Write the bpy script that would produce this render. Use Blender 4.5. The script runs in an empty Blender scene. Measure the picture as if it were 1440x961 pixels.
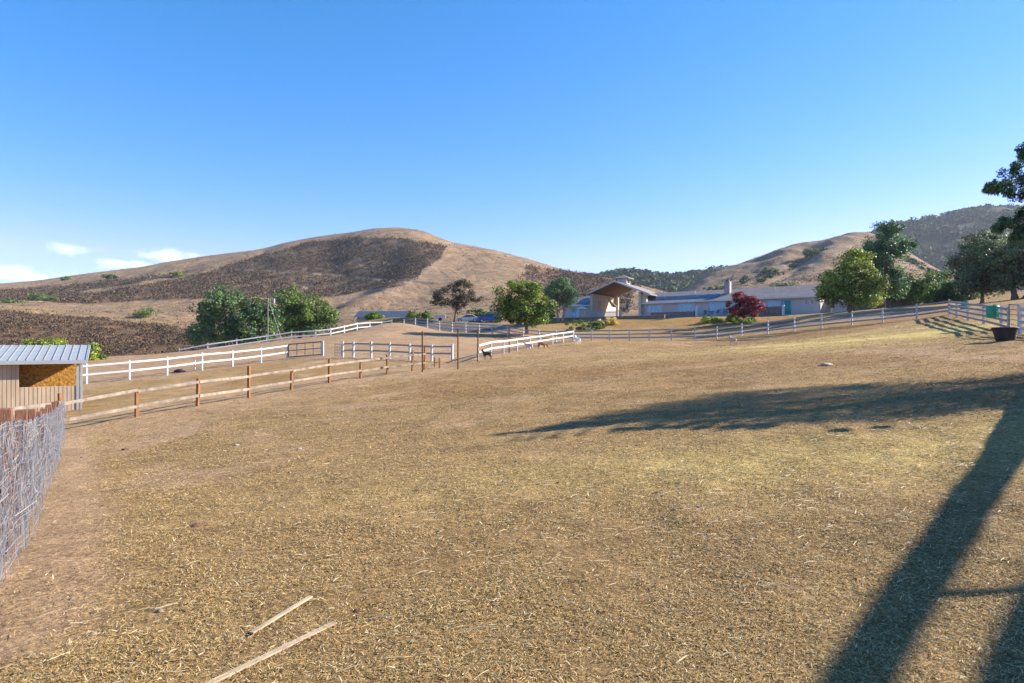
import bpy, math, random
import numpy as np
from mathutils import Vector
PI = math.pi
F = 900.0                      # focal length in photograph pixels (1440 wide)
scene = bpy.context.scene
COL = scene.collection
rs = np.random.RandomState
random.seed(4)
SUN_EL, SUN_AZ = math.radians(27), math.radians(12)      # azimuth measured from +X towards +Y
SDIR = np.array([math.cos(SUN_AZ)*math.cos(SUN_EL), math.sin(SUN_AZ)*math.cos(SUN_EL), math.sin(SUN_EL)])

# ------------------------------------------------------------------ noise
def _h(ix, iy, s):
    n = (ix.astype(np.int64)*374761393 + iy.astype(np.int64)*668265263 + s*1442695041) & 0x7fffffff
    n = ((n ^ (n >> 13))*1274126177) & 0x7fffffff
    n = n ^ (n >> 16)
    return (n & 0xffff)/65535.0
def vnoise(x, y, s=0):
    ix = np.floor(x); iy = np.floor(y); fx = x-ix; fy = y-iy
    fx = fx*fx*(3-2*fx); fy = fy*fy*(3-2*fy)
    a = _h(ix, iy, s); b = _h(ix+1, iy, s); c = _h(ix, iy+1, s); d = _h(ix+1, iy+1, s)
    return (a*(1-fx)+b*fx)*(1-fy)+(c*(1-fx)+d*fx)*fy
def fbm(x, y, s=0, o=4):
    x = np.asarray(x, float); y = np.asarray(y, float)
    t = np.zeros_like(x); a = 1.0; w = 0
    for k in range(o):
        t += a*(vnoise(x, y, s+k)*2-1); w += a; a *= .5; x = x*2.03+11.3; y = y*2.03+5.7
    return t/w
def sstep(a, b, x):
    t = np.clip((x-a)/(b-a), 0, 1); return t*t*(3-2*t)

# ------------------------------------------------------------------ near terrain (thin plate through surveyed points)
def at(px, Y): return (px-720)/F*Y
CP = []
def cp(px, py, Y): CP.append((at(px, Y), Y, (480.5-py)/F*Y))
def cw(x, y, z): CP.append((x, y, z))
for a in [(0,961,3.35),(720,961,3.3),(1440,961,3.25),(3,811,5),(35,767,6.1),(52,715,8.5),(68,674,11.5),(90,613,21),
          (192,587,24),(278,572,26),(350,559,29.6),(410,548,31.5),(463,539,34),(507,532,36),(545,527,37.5),(580,522,38.5),
          (644,518,38.5),(672,510,44),(110,578,28),
          (122,541,42),(182,534,44),(235,528,46.5),(284,521.5,49),(327,516,52),(367,511,55),(404,505,58),(452,501,58),
          (482,503,54),(547,505,52),(636,509,49),
          (252,506,80),(292,498,81),(375,486,84),(400,482,85),(444,478,86),(465,476,87),(502,467.5,91),(551,462,95),(568,462,95),
          (618,465,90),(636,467,88),(674,469,84),(736,478,78),(782,481,75),(807,479.5,73),(690,500.7,52),(708,497.5,56.5),(727,494,60.5),(745,490.7,64),(760,488,66.5),(777,485,69),(792,482.3,71),
          (857,480,72),(913,479,71.5),(977,478,71),(1008,476.5,70),(1043,473,68),(1080,469.5,65.5),(1117,466,63),(1155,461.5,61.5),
          (1198,458,60),(1241,453.5,58),(1289,449,56.5),(1335,442.5,56),(1361,450,47),(1383,458,40),(1427,468,33),(1460,476,28),
          (1031,484.5,62),(1290,440,66),(1195,441,76),(1241,434,86),(1380,427,76),(1440,420,78),(1400,412,98),(1500,405,98),
          (742,470,82),(650,453.5,115),(690,454,118),(600,455,122),(535,458,136),(560,459,112),(480,466,115),
          (130,507,76),(60,508,76),(-60,512,76),(860,481,66)]: cp(*a)
for a in [(0,0,-1.78),(-4,-4,-1.75),(4,-4,-1.6),(12.5,14,-.85),(11,5,-1.15),(22,0,-.6),(-22,0,-2.4),(-30,20,-3.3),(0,-30,-1.7),(30,-30,-.5),(-30,-30,-2.5),
          (45,30,2.2),(60,50,5),(-20,105,-7),(-55,105,-9),(-90,90,-9),(-70,50,-4.5),(-60,20,-4),
          (22.6,112,4),(44.6,94,4),(9,123,4),(30,127,4.1),(56,108,4.3),(16,116,4),(18.8,107.4,3.75),(40.8,89.4,3.75),(30,98,3.75),(8,113.5,3.8),
          (13.7,101,2.1),(36,83,2.35),(25,91.5,2.1),(4,108,2.6),(12,94,1.35),(22,84,1.0),(60,75,5.2),(90,100,9),(80,60,7)]: cw(*a)
CPA = np.array(CP)
def _U(r2): return np.where(r2 > 1e-12, .5*r2*np.log(r2+1e-12), 0)
def _fit(P, lam):
    n = len(P); S = 30.0; A = P[:, :2]/S
    d = A[:, None]-A[None]; K = _U((d**2).sum(-1))+lam*np.eye(n)
    Q = np.c_[np.ones(n), A]
    M = np.block([[K, Q], [Q.T, np.zeros((3, 3))]])
    return np.linalg.solve(M, np.r_[P[:, 2], 0, 0, 0]), A, S
_W, _A, _S = _fit(CPA, .0015)
def tps(x, y):
    x = np.asarray(x, float); y = np.asarray(y, float); sh = x.shape
    x = x.ravel()/_S; y = y.ravel()/_S; out = np.zeros(len(x)); n = len(_A)
    for i in range(0, len(x), 20000):
        X = x[i:i+20000]; Y = y[i:i+20000]
        d2 = (X[:, None]-_A[None, :, 0])**2+(Y[:, None]-_A[None, :, 1])**2
        out[i:i+20000] = _U(d2)@_W[:n]+_W[n]+_W[n+1]*X+_W[n+2]*Y
    return out.reshape(sh)
def gz(x, y):
    x = np.asarray(x, float); y = np.asarray(y, float)
    r = np.hypot(x, y)
    z = np.clip(tps(np.clip(x, -130, 120), np.clip(y, -60, 145)), -11, 10)
    far = sstep(140, 200, r)
    z = z*(1-far)+(-9)*far
    amp = sstep(1, 6, r)*(1-sstep(60, 130, r))
    return z+amp*(.05*fbm(x/2.3, y/2.3, 3, 3)+.02*fbm(x/.45, y/.45, 9, 2))
def g1(x, y): return float(gz(np.array([x]), np.array([y]))[0])

# ------------------------------------------------------------------ mesh helpers
def mesh_np(name, V, Fc, smooth=False):
    V = np.ascontiguousarray(V, dtype=np.float32); Fc = np.ascontiguousarray(Fc, dtype=np.int32)
    me = bpy.data.meshes.new(name); n, k = Fc.shape
    me.vertices.add(len(V)); me.vertices.foreach_set('co', V.ravel())
    me.loops.add(n*k); me.loops.foreach_set('vertex_index', Fc.ravel())
    me.polygons.add(n); me.polygons.foreach_set('loop_start', np.arange(0, n*k, k, dtype=np.int32))
    if smooth: me.polygons.foreach_set('use_smooth', np.ones(n, dtype=bool))
    me.update(calc_edges=True); return me
def link(name, me, m, parent=None):
    o = bpy.data.objects.new(name, me); COL.objects.link(o)
    if m: me.materials.append(m)
    if parent: o.parent = parent
    return o
def tag(o, label=None, cat=None, group=None, kind=None):
    if label: o['label'] = label
    if cat: o['category'] = cat
    if group: o['group'] = group
    if kind: o['kind'] = kind
    return o
def empty(name, loc, label, cat, group=None, rz=0):
    o = bpy.data.objects.new(name, None); COL.objects.link(o); o.location = loc; o.rotation_euler = (0, 0, rz)
    o.empty_display_size = .2
    return tag(o, label, cat, group)
class MB:
    def __init__(s): s.v = []; s.f = []
    def add(s, vs, fs):
        n = len(s.v); s.v += [tuple(map(float, v)) for v in vs]; s.f += [tuple(i+n for i in f) for f in fs]; return s
    def box(s, c, d, u=(1, 0, 0), v=(0, 1, 0), w=(0, 0, 1), bev=0):
        c = np.array(c, float); u = np.array(u, float)*d[0]/2; v = np.array(v, float)*d[1]/2; w = np.array(w, float)*d[2]/2
        P = [c+a*u+b*v+e*w for e in (-1, 1) for a, b in ((-1, -1), (1, -1), (1, 1), (-1, 1))]
        return s.add(P, [(0, 3, 2, 1), (4, 5, 6, 7), (0, 1, 5, 4), (1, 2, 6, 5), (2, 3, 7, 6), (3, 0, 4, 7)])
    def bx(s, x0, x1, y0, y1, z0, z1): return s.box(((x0+x1)/2, (y0+y1)/2, (z0+z1)/2), (x1-x0, y1-y0, z1-z0))
    def beam(s, a, b, w, h):           # plank between two points, w across, h vertical
        a = np.array(a, float); b = np.array(b, float); u = b-a; L = np.linalg.norm(u); u /= L
        v = np.cross((0, 0, 1), u); v /= np.linalg.norm(v); ww = np.cross(u, v)
        return s.box((a+b)/2, (L, w, h), u, v, ww)
    def tube(s, P, R, n=6, cap=True):
        P = [np.array(p, float) for p in P]
        if not hasattr(R, '__len__'): R = [R]*len(P)
        base = len(s.v); up = np.array([0.3, 0.2, 1.0])
        for i, p in enumerate(P):
            t = P[min(i+1, len(P)-1)]-P[max(i-1, 0)]; t = t/(np.linalg.norm(t)+1e-9)
            a = np.cross(t, up)
            if np.linalg.norm(a) < .05: a = np.cross(t, (1, 0, 0))
            a /= np.linalg.norm(a); b = np.cross(t, a)
            for k in range(n):
                q = 2*PI*k/n; s.v.append(tuple(p+R[i]*(math.cos(q)*a+math.sin(q)*b)))
        for i in range(len(P)-1):
            for k in range(n):
                k2 = (k+1) % n
                s.f.append((base+i*n+k, base+i*n+k2, base+(i+1)*n+k2, base+(i+1)*n+k))
        if cap:
            s.f.append(tuple(base+k for k in range(n-1, -1, -1))); s.f.append(tuple(base+(len(P)-1)*n+k for k in range(n)))
        return s
    def lathe(s, prof, c=(0, 0, 0), n=16, sx=1, sy=1):
        base = len(s.v)
        for r, z in prof:
            for k in range(n):
                q = 2*PI*k/n; s.v.append((c[0]+r*sx*math.cos(q), c[1]+r*sy*math.sin(q), c[2]+z))
        for i in range(len(prof)-1):
            for k in range(n):
                k2 = (k+1) % n; s.f.append((base+i*n+k, base+i*n+k2, base+(i+1)*n+k2, base+(i+1)*n+k))
        s.f.append(tuple(base+k for k in range(n-1, -1, -1))); s.f.append(tuple(base+(len(prof)-1)*n+k for k in range(n)))
        return s
    def build(s, name, m, parent=None, smooth=False, bevel=0):
        me = bpy.data.meshes.new(name); me.from_pydata(s.v, [], s.f); me.update()
        if smooth: me.polygons.foreach_set('use_smooth', [True]*len(me.polygons))
        o = link(name, me, m, parent)
        if bevel:
            b = o.modifiers.new('bevel', 'BEVEL'); b.width = bevel; b.segments = 2
        return o

# ------------------------------------------------------------------ materials
def nodes(m):
    m.use_nodes = True; nt = m.node_tree; nt.nodes.clear(); return nt, nt.nodes, nt.links
def mat(name, c, rough=.8, var=.15, scale=4, bump=0, bscale=30, metal=0, c2=None, stretch=None, spec=.3):
    m = bpy.data.materials.new(name); nt, N, L = nodes(m)
    o = N.new('ShaderNodeOutputMaterial'); p = N.new('ShaderNodeBsdfPrincipled'); L.new(p.outputs[0], o.inputs[0])
    p.inputs['Roughness'].default_value = rough; p.inputs['Metallic'].default_value = metal
    p.inputs['Specular IOR Level'].default_value = spec
    tc = N.new('ShaderNodeTexCoord'); mp = N.new('ShaderNodeMapping'); L.new(tc.outputs['Object'], mp.inputs[0])
    if stretch: mp.inputs['Scale'].default_value = stretch
    n = N.new('ShaderNodeTexNoise'); n.inputs['Scale'].default_value = scale; n.inputs['Detail'].default_value = 6; n.inputs['Roughness'].default_value = .65
    L.new(mp.outputs[0], n.inputs[0])
    r = N.new('ShaderNodeValToRGB'); L.new(n.outputs[0], r.inputs[0])
    c2 = c2 or tuple(x*(1-var*1.6) for x in c); hi = tuple(min(1, x*(1+var)) for x in c)
    r.color_ramp.elements[0].position = .3; r.color_ramp.elements[0].color = (*c2, 1)
    r.color_ramp.elements[1].position = .68; r.color_ramp.elements[1].color = (*hi, 1)
    L.new(r.outputs[0], p.inputs['Base Color'])
    if bump:
        n2 = N.new('ShaderNodeTexNoise'); n2.inputs['Scale'].default_value = bscale; n2.inputs['Detail'].default_value = 5; L.new(mp.outputs[0], n2.inputs[0])
        b = N.new('ShaderNodeBump'); b.inputs['Strength'].default_value = 1; b.inputs['Distance'].default_value = bump
        L.new(n2.outputs[0], b.inputs['Height']); L.new(b.outputs[0], p.inputs['Normal'])
    return m
def leafmat(name, dark, mid, light, scale=.35):
    m = bpy.data.materials.new(name); nt, N, L = nodes(m)
    o = N.new('ShaderNodeOutputMaterial'); g = N.new('ShaderNodeNewGeometry'); tc = N.new('ShaderNodeTexCoord')
    n = N.new('ShaderNodeTexNoise'); n.inputs['Scale'].default_value = scale; n.inputs['Detail'].default_value = 3; L.new(tc.outputs['Object'], n.inputs[0])
    a = N.new('ShaderNodeMath'); a.operation = 'MULTIPLY_ADD'; L.new(g.outputs['Random Per Island'], a.inputs[0]); a.inputs[1].default_value = .45; a.inputs[2].default_value = -.22
    b = N.new('ShaderNodeMath'); b.operation = 'ADD'; L.new(n.outputs[0], b.inputs[0]); L.new(a.outputs[0], b.inputs[1])
    r = N.new('ShaderNodeValToRGB'); L.new(b.outputs[0], r.inputs[0]); e = r.color_ramp.elements
    e[0].position = .28; e[0].color = (*dark, 1); e[1].position = .75; e[1].color = (*light, 1); k = e.new(.5); k.color = (*mid, 1)
    p = N.new('ShaderNodeBsdfPrincipled'); p.inputs['Roughness'].default_value = .55; p.inputs['Specular IOR Level'].default_value = .35
    t = N.new('ShaderNodeBsdfTranslucent'); x = N.new('ShaderNodeMixShader'); x.inputs[0].default_value = .27
    L.new(r.outputs[0], p.inputs['Base Color']); L.new(r.outputs[0], t.inputs[0]); L.new(p.outputs[0], x.inputs[1]); L.new(t.outputs[0], x.inputs[2]); L.new(x.outputs[0], o.inputs[0])
    return m
def islandmat(name, cols, rough=.9):
    m = bpy.data.materials.new(name); nt, N, L = nodes(m)
    o = N.new('ShaderNodeOutputMaterial'); g = N.new('ShaderNodeNewGeometry'); p = N.new('ShaderNodeBsdfPrincipled')
    p.inputs['Roughness'].default_value = rough; p.inputs['Specular IOR Level'].default_value = .2
    r = N.new('ShaderNodeValToRGB'); L.new(g.outputs['Random Per Island'], r.inputs[0]); e = r.color_ramp.elements
    e[0].color = (*cols[0], 1); e[0].position = 0; e[1].color = (*cols[-1], 1); e[1].position = 1
    for i, c in enumerate(cols[1:-1]): k = e.new((i+1)/(len(cols)-1)); k.color = (*c, 1)
    L.new(r.outputs[0], p.inputs['Base Color']); L.new(p.outputs[0], o.inputs[0]); return m
def terrainmat(name, fine, bumpd, layers):
    """colour attribute 'tint' = soil or plant colour, some gully shadow included; multiplied by procedural grain"""
    m = bpy.data.materials.new(name); nt, N, L = nodes(m)
    o = N.new('ShaderNodeOutputMaterial'); p = N.new('ShaderNodeBsdfPrincipled'); L.new(p.outputs[0], o.inputs[0])
    p.inputs['Roughness'].default_value = .95; p.inputs['Specular IOR Level'].default_value = .1
    at_ = N.new('ShaderNodeAttribute'); at_.attribute_name = 'tint'; tc = N.new('ShaderNodeTexCoord')
    cur = at_.outputs['Color']; hs = None
    for sc, lo, hi, det in layers:
        n = N.new('ShaderNodeTexNoise'); n.inputs['Scale'].default_value = sc; n.inputs['Detail'].default_value = det; n.inputs['Roughness'].default_value = .7
        L.new(tc.outputs['Object'], n.inputs[0])
        r = N.new('ShaderNodeMapRange'); r.inputs['From Min'].default_value = .32; r.inputs['From Max'].default_value = .68
        r.inputs['To Min'].default_value = lo; r.inputs['To Max'].default_value = hi; L.new(n.outputs[0], r.inputs[0])
        x = N.new('ShaderNodeVectorMath'); x.operation = 'SCALE'; L.new(cur, x.inputs[0]); L.new(r.outputs[0], x.inputs['Scale']); cur = x.outputs[0]
        if hs is None: hs = n.outputs[0]
    L.new(cur, p.inputs['Base Color'])
    n = N.new('ShaderNodeTexNoise'); n.inputs['Scale'].default_value = fine; n.inputs['Detail'].default_value = 8; n.inputs['Roughness'].default_value = .75; L.new(tc.outputs['Object'], n.inputs[0])
    b = N.new('ShaderNodeBump'); b.inputs['Distance'].default_value = bumpd; b.inputs['Strength'].default_value = 1
    L.new(n.outputs[0], b.inputs['Height']); L.new(b.outputs[0], p.inputs['Normal'])
    return m
M = dict(
  ground=terrainmat('pasture soil', 14, .06, [(22, .60, 1.34, 6), (5.5, .72, 1.25, 6), (1.1, .80, 1.18, 6), (.25, .88, 1.1, 3)]),
  hill=terrainmat('hill grass', .9, 1.2, [(.5, .62, 1.35, 9), (.12, .75, 1.2, 6), (.03, .82, 1.12, 5)]),
  white=mat('white vinyl fence', (.50, .50, .50), .5, .08, 3),
  whitew=mat('weathered white paint', (.46, .45, .44), .7, .14, 5),
  greyw=mat('grey weathered rail', (.29, .27, .25), .85, .22, 5, .004, 40, stretch=(1, 1, 6)),
  darkg=mat('dark grey metal', (.10, .10, .10), .5, .1, 5, metal=.4),
  wood=mat('sunburnt post wood', (.25, .115, .045), .85, .25, 8, .004, 40, stretch=(3, 3, .4)),
  rail=mat('bleached rail wood', (.275, .225, .175), .85, .35, 3, .004, 40),
  redwood=mat('reddish post wood', (.20, .095, .06), .85, .35, 9, .005, 40, stretch=(3, 3, .5)),
  lath=mat('fresh pine lath', (.42, .32, .21), .8, .25, 5, .003, 60),
  wire=mat('galvanised wire', (.28, .28, .29), .55, .3, 6, metal=.3),
  galv=mat('galvanised sheet', (.35, .375, .38), .45, .06, 2, metal=.2),
  plywood=mat('beige grooved siding', (.46, .355, .24), .8, .12, 2, .003, 20, stretch=(1, 1, .3)),
  groove=mat('siding groove', (.20, .14, .09), .9, .1, 4),
  dimwood=mat('dark brown stable wood', (.16, .085, .05), .9, .3, 6),
  hay=mat('golden strand board', (.38, .20, .035), .8, .5, 9, .03, 9, c2=(.13, .05, .012)),
  bark=mat('brown bark', (.17, .115, .08), .95, .35, 3, .03, 9, stretch=(2, 2, .5)),
  barkp=mat('pale bark', (.33, .26, .20), .95, .3, 3, .02, 9, stretch=(2, 2, .5)),
  stucco=mat('grey beige stucco', (.52, .48, .44), .9, .06, 1.2, .003, 40),
  stuccow=mat('cream stucco', (.52, .44, .34), .9, .05, 1.2, .003, 40),
  stone=mat('grey chimney stone', (.34, .32, .32), .9, .35, 3.5, .03, 4),
  roof=mat('grey brown shingles', (.225, .195, .188), .9, .16, 1.5, .02, 9),
  barnroof=mat('blue grey metal roof', (.07, .09, .13), .5, .1, 1, metal=.3),
  trim=mat('white trim', (.62, .60, .57), .6, .04, 3),
  soffit=mat('brown timber soffit', (.12, .07, .042), .8, .2, 2, stretch=(1, 8, 1)),
  glass=mat('glass with painted sky reflection', (.06, .30, .42), .08, .1, .4, spec=.8),  # teal puts the sky's reflection into the pane colour
  glassd=mat('dark glass', (.03, .045, .06), .08, .1, 1, spec=.8),
  solar=mat('solar cells', (.010, .025, .07), .3, .2, 3, spec=.4),
  blue=mat('blue car paint', (.02, .06, .30), .25, .05, 2, spec=.6),
  silver=mat('silver car paint', (.5, .52, .55), .3, .04, 2, spec=.6),
  tyre=mat('tyre rubber', (.02, .02, .02), .85, .1, 5),
  teal=mat('teal plastic', (.03, .30, .28), .45, .08, 3),
  green=mat('green plastic', (.015, .26, .15), .4, .10, 3),
  tub=mat('black rubber', (.028, .026, .03), .65, .2, 6),
  bluebkt=mat('blue plastic', (.08, .22, .42), .45, .1, 4),
  cloth=mat('white canvas', (.80, .79, .76), .8, .04, 3),
  tealcloth=mat('teal canvas', (.03, .14, .16), .8, .1, 3),
  concrete=mat('grey concrete', (.36, .33, .30), .9, .12, 2),
  deckwood=mat('grey brown boards', (.20, .155, .125), .85, .25, 2.5, .004, 30),
  rock=mat('grey rock', (.42, .38, .33), .9, .25, 8, .02, 14),
  goatw=mat('white goat hair', (.88, .85, .80), .9, .04, 8),
  goatd=mat('dark grey goat hair', (.035, .03, .028), .9, .3, 5),
  goatb=mat('rust brown goat hair', (.24, .085, .03), .9, .2, 5),
  goatm=mat('white and brown goat hair', (.74, .70, .66), .9, .05, 2.3, c2=(.20, .10, .06)),
  leaf_sage=leafmat('grey green leaves', (0.023, 0.045, 0.020), (0.093, 0.171, 0.062), (0.203, 0.320, 0.101)),
  leaf_dark=leafmat('dark green leaves', (0.018, 0.038, 0.011), (0.092, 0.168, 0.030), (0.220, 0.321, 0.051)),
  leaf_green=leafmat('fresh green leaves', (0.027, 0.063, 0.011), (0.125, 0.233, 0.025), (0.302, 0.438, 0.043)),
  leaf_lime=leafmat('sunlit lime leaves', (0.018, 0.045, 0.007), (0.099, 0.187, 0.018), (0.339, 0.404, 0.033), .5),
  leaf_yel=leafmat('yellow green leaves', (0.032, 0.063, 0.013), (0.171, 0.250, 0.032), (0.438, 0.488, 0.050)),
  leaf_oak=leafmat('oak leaves', (0.025, 0.034, 0.018), (0.122, 0.166, 0.075), (0.237, 0.309, 0.119)),
  leaf_pine=leafmat('pine needles', (0.016, 0.038, 0.020), (0.088, 0.188, 0.077), (0.179, 0.331, 0.119)),
  leaf_brown=leafmat('thin brown leaves', (0.036, 0.024, 0.016), (0.093, 0.078, 0.047), (0.185, 0.152, 0.076)),
  leaf_red=leafmat('dark red leaves', (0.036, 0.007, 0.007), (0.171, 0.020, 0.025), (0.506, 0.034, 0.050), 1.2),
  leaf_straw=leafmat('dry yellow stems', (0.180, 0.126, 0.027), (0.654, 0.514, 0.108), (0.926, 0.843, 0.253), 1.5),
  tuft=islandmat('dry tufts', [(.09, .06, .035), (.16, .11, .06), (.24, .17, .10), (.30, .22, .13), (.12, .09, .05)]),
  clod=islandmat('dark clods', [(.06, .04, .03), (.14, .09, .06), (.30, .25, .2), (.10, .06, .04)]),
  scrub=islandmat('dry scrub', [(.03, .022, .016), (.06, .042, .03), (.10, .065, .042), (.14, .085, .05), (.05, .045, .022), (.12, .09, .06), (.20, .13, .075), (.04, .03, .022)]),
  scrubg=islandmat('far evergreen', [(.018, .04, .022), (.035, .07, .03), (.055, .09, .04), (.09, .12, .06)]),
  straw=islandmat('straw', [(0.136, 0.069, 0.017), (0.304, 0.181, 0.052), (0.400, 0.269, 0.108), (0.336, 0.216, 0.077), (0.480, 0.354, 0.168), (0.248, 0.146, 0.056), (0.400, 0.285, 0.119), (0.640, 0.524, 0.322), (0.368, 0.246, 0.070), (0.160, 0.092, 0.035)]),
)

# ------------------------------------------------------------------ camera, sky, sun
cam = bpy.data.cameras.new('camera'); co = bpy.data.objects.new('camera', cam); COL.objects.link(co)
co.location = (0, 0, 0); co.rotation_euler = (PI/2, 0, 0); cam.sensor_width = 36; cam.lens = 36*F/1440; cam.clip_end = 20000; cam.clip_start = .05
scene.camera = co
w = bpy.data.worlds.new('World'); scene.world = w; w.use_nodes = True
nt = w.node_tree; N = nt.nodes; L = nt.links; N.clear()
out = N.new('ShaderNodeOutputWorld'); bg = N.new('ShaderNodeBackground'); bg.inputs[1].default_value = .094
sky = N.new('ShaderNodeTexSky'); sky.sky_type = 'NISHITA'; sky.sun_disc = False
sky.sun_elevation = SUN_EL; sky.sun_rotation = PI/2-SUN_AZ; sky.altitude = 200; sky.air_density = .88; sky.dust_density = .05; sky.ozone_density = 2.2
hsv = N.new('ShaderNodeHueSaturation'); hsv.inputs['Saturation'].default_value = 1.3
L.new(sky.outputs[0], hsv.inputs['Color'])
scl = N.new('ShaderNodeVectorMath'); scl.operation = 'MULTIPLY'; scl.inputs[1].default_value = (1.0, 1.0, 1.10); L.new(hsv.outputs[0], scl.inputs[0])
# clouds: soft cumulus banks low in the sky on the left, built from direction only
tc = N.new('ShaderNodeTexCoord'); sep = N.new('ShaderNodeSeparateXYZ'); L.new(tc.outputs['Generated'], sep.inputs[0])
def mth(op, a, b=None, c=None):
    n = N.new('ShaderNodeMath'); n.operation = op
    for i, q in enumerate((a, b, c)):
        if q is None: continue
        if isinstance(q, (int, float)): n.inputs[i].default_value = q
        else: L.new(q, n.inputs[i])
    return n.outputs[0]
az = mth('ARCTAN2', sep.outputs[0], sep.outputs[1]); el = mth('ARCSINE', sep.outputs[2])
cmb = N.new('ShaderNodeCombineXYZ'); L.new(mth('MULTIPLY', az, 9), cmb.inputs[0]); L.new(mth('MULTIPLY', el, 17), cmb.inputs[1])
cn = N.new('ShaderNodeTexNoise'); cn.inputs['Scale'].default_value = 3.0; cn.inputs['Detail'].default_value = 9; cn.inputs['Roughness'].default_value = .62; L.new(cmb.outputs[0], cn.inputs[0])
blobs = None
for px, py, wx, wy, st in [(25, 386, 80, 15, 1.05), (98, 349, 46, 12, .82), (180, 371, 60, 12, 1.0), (240, 362, 66, 12, 1.0), (-60, 380, 70, 20, 1), (-220, 360, 120, 20, .9)]:
    a0 = math.atan((px-720)/F); e0 = math.atan((480-py)/math.hypot(F, px-720)); sc = F/math.cos(a0)
    dx = mth('DIVIDE', mth('SUBTRACT', az, a0), wx/F*math.cos(a0)**2); dy = mth('DIVIDE', mth('SUBTRACT', el, e0), wy/F*math.cos(a0))
    d = mth('ADD', mth('MULTIPLY', dx, dx), mth('MULTIPLY', dy, dy))
    g = mth('MULTIPLY', mth('POWER', 2.718, mth('MULTIPLY', d, -1.0)), st)
    blobs = g if blobs is None else mth('MAXIMUM', blobs, g)
cv = mth('ADD', mth('MULTIPLY', blobs, .62), mth('MULTIPLY', cn.outputs[0], 1.25))
mr = N.new('ShaderNodeMapRange'); mr.interpolation_type = 'SMOOTHSTEP'; L.new(cv, mr.inputs[0]); mr.inputs[1].default_value = .86; mr.inputs[2].default_value = 1.55; mr.inputs[3].default_value = 0; mr.inputs[4].default_value = .8
fac = mth('MULTIPLY', mr.outputs[0], mth('MINIMUM', mth('MULTIPLY', blobs, 2.5), 1))
mix = N.new('ShaderNodeMix'); mix.data_type = 'RGBA'; L.new(fac, mix.inputs[0]); sr = N.new('ShaderNodeSeparateXYZ'); L.new(scl.outputs[0], sr.inputs[0]); cr_ = N.new('ShaderNodeCombineXYZ')
g_ = mth('MULTIPLY', mth('POWER', sr.outputs[1], .80), 1.03); L.new(mth('MINIMUM', mth('MULTIPLY', mth('POWER', sr.outputs[0], 1.35), .90), mth('MULTIPLY', g_, .72)), cr_.inputs[0]); L.new(g_, cr_.inputs[1]); L.new(sr.outputs[2], cr_.inputs[2])
L.new(cr_.outputs[0], mix.inputs[6]); mix.inputs[7].default_value = (7.6, 8.0, 8.6, 1)
L.new(mix.outputs[2], bg.inputs[0]); L.new(bg.outputs[0], out.inputs[0])
sl = bpy.data.lights.new('sun', 'SUN'); so = bpy.data.objects.new('sun', sl); COL.objects.link(so)
sl.energy = 5.0; sl.angle = math.radians(.45); sl.color = (1, .90, .77)
so.rotation_euler = Vector(SDIR).to_track_quat('Z', 'Y').to_euler()
vs = scene.view_settings; scene.display_settings.display_device = 'sRGB'
vs.view_transform = 'Standard'; vs.look = 'None'; vs.exposure = 1.47; vs.gamma = 1; vs.use_curve_mapping = False

# ------------------------------------------------------------------ ground sheet
def grid_faces(nr, nc, wrap=False):
    r = np.arange(nr-1)[:, None]; c = np.arange(nc if wrap else nc-1)[None]
    a = r*nc+c; b = r*nc+(c+1) % nc; return np.stack([a, b, b+nc, a+nc], -1).reshape(-1, 4)
def inpoly(x, y, poly):
    ins = np.zeros(np.shape(x), bool); n = len(poly)
    for i in range(n):
        x1, y1 = poly[i]; x2, y2 = poly[(i+1) % n]
        c = ((y1 > y) != (y2 > y)) & (x < (x2-x1)*(y-y1)/((y2-y1) or 1e-9)+x1); ins ^= c
    return ins
def segdist(x, y, pts):
    d = np.full(np.shape(x), 1e9)
    for (x1, y1), (x2, y2) in zip(pts[:-1], pts[1:]):
        L2 = (x2-x1)**2+(y2-y1)**2; t = np.clip(((x-x1)*(x2-x1)+(y-y1)*(y2-y1))/L2, 0, 1)
        d = np.minimum(d, np.hypot(x-x1-t*(x2-x1), y-y1-t*(y2-y1)))
    return d
HA = np.array([22.6, 112.]); HU = np.array([.774, -.634]); HN = np.array([-.634, -.774])
wirepts = [(-3.3, 3.9), (-3.98, 5), (-4.64, 6.1), (-6.3, 8.5), (-8.3, 11.5), (-14.7, 21)]
brown = [(-60, 19), (85, 21.8), (192, 24), (278, 26), (350, 29.6), (410, 31.5), (463, 34), (507, 36), (545, 37.5), (580, 38.5), (597, 39.2)]
def W(l): return [(at(a, b), b) for a, b in l]
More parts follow.
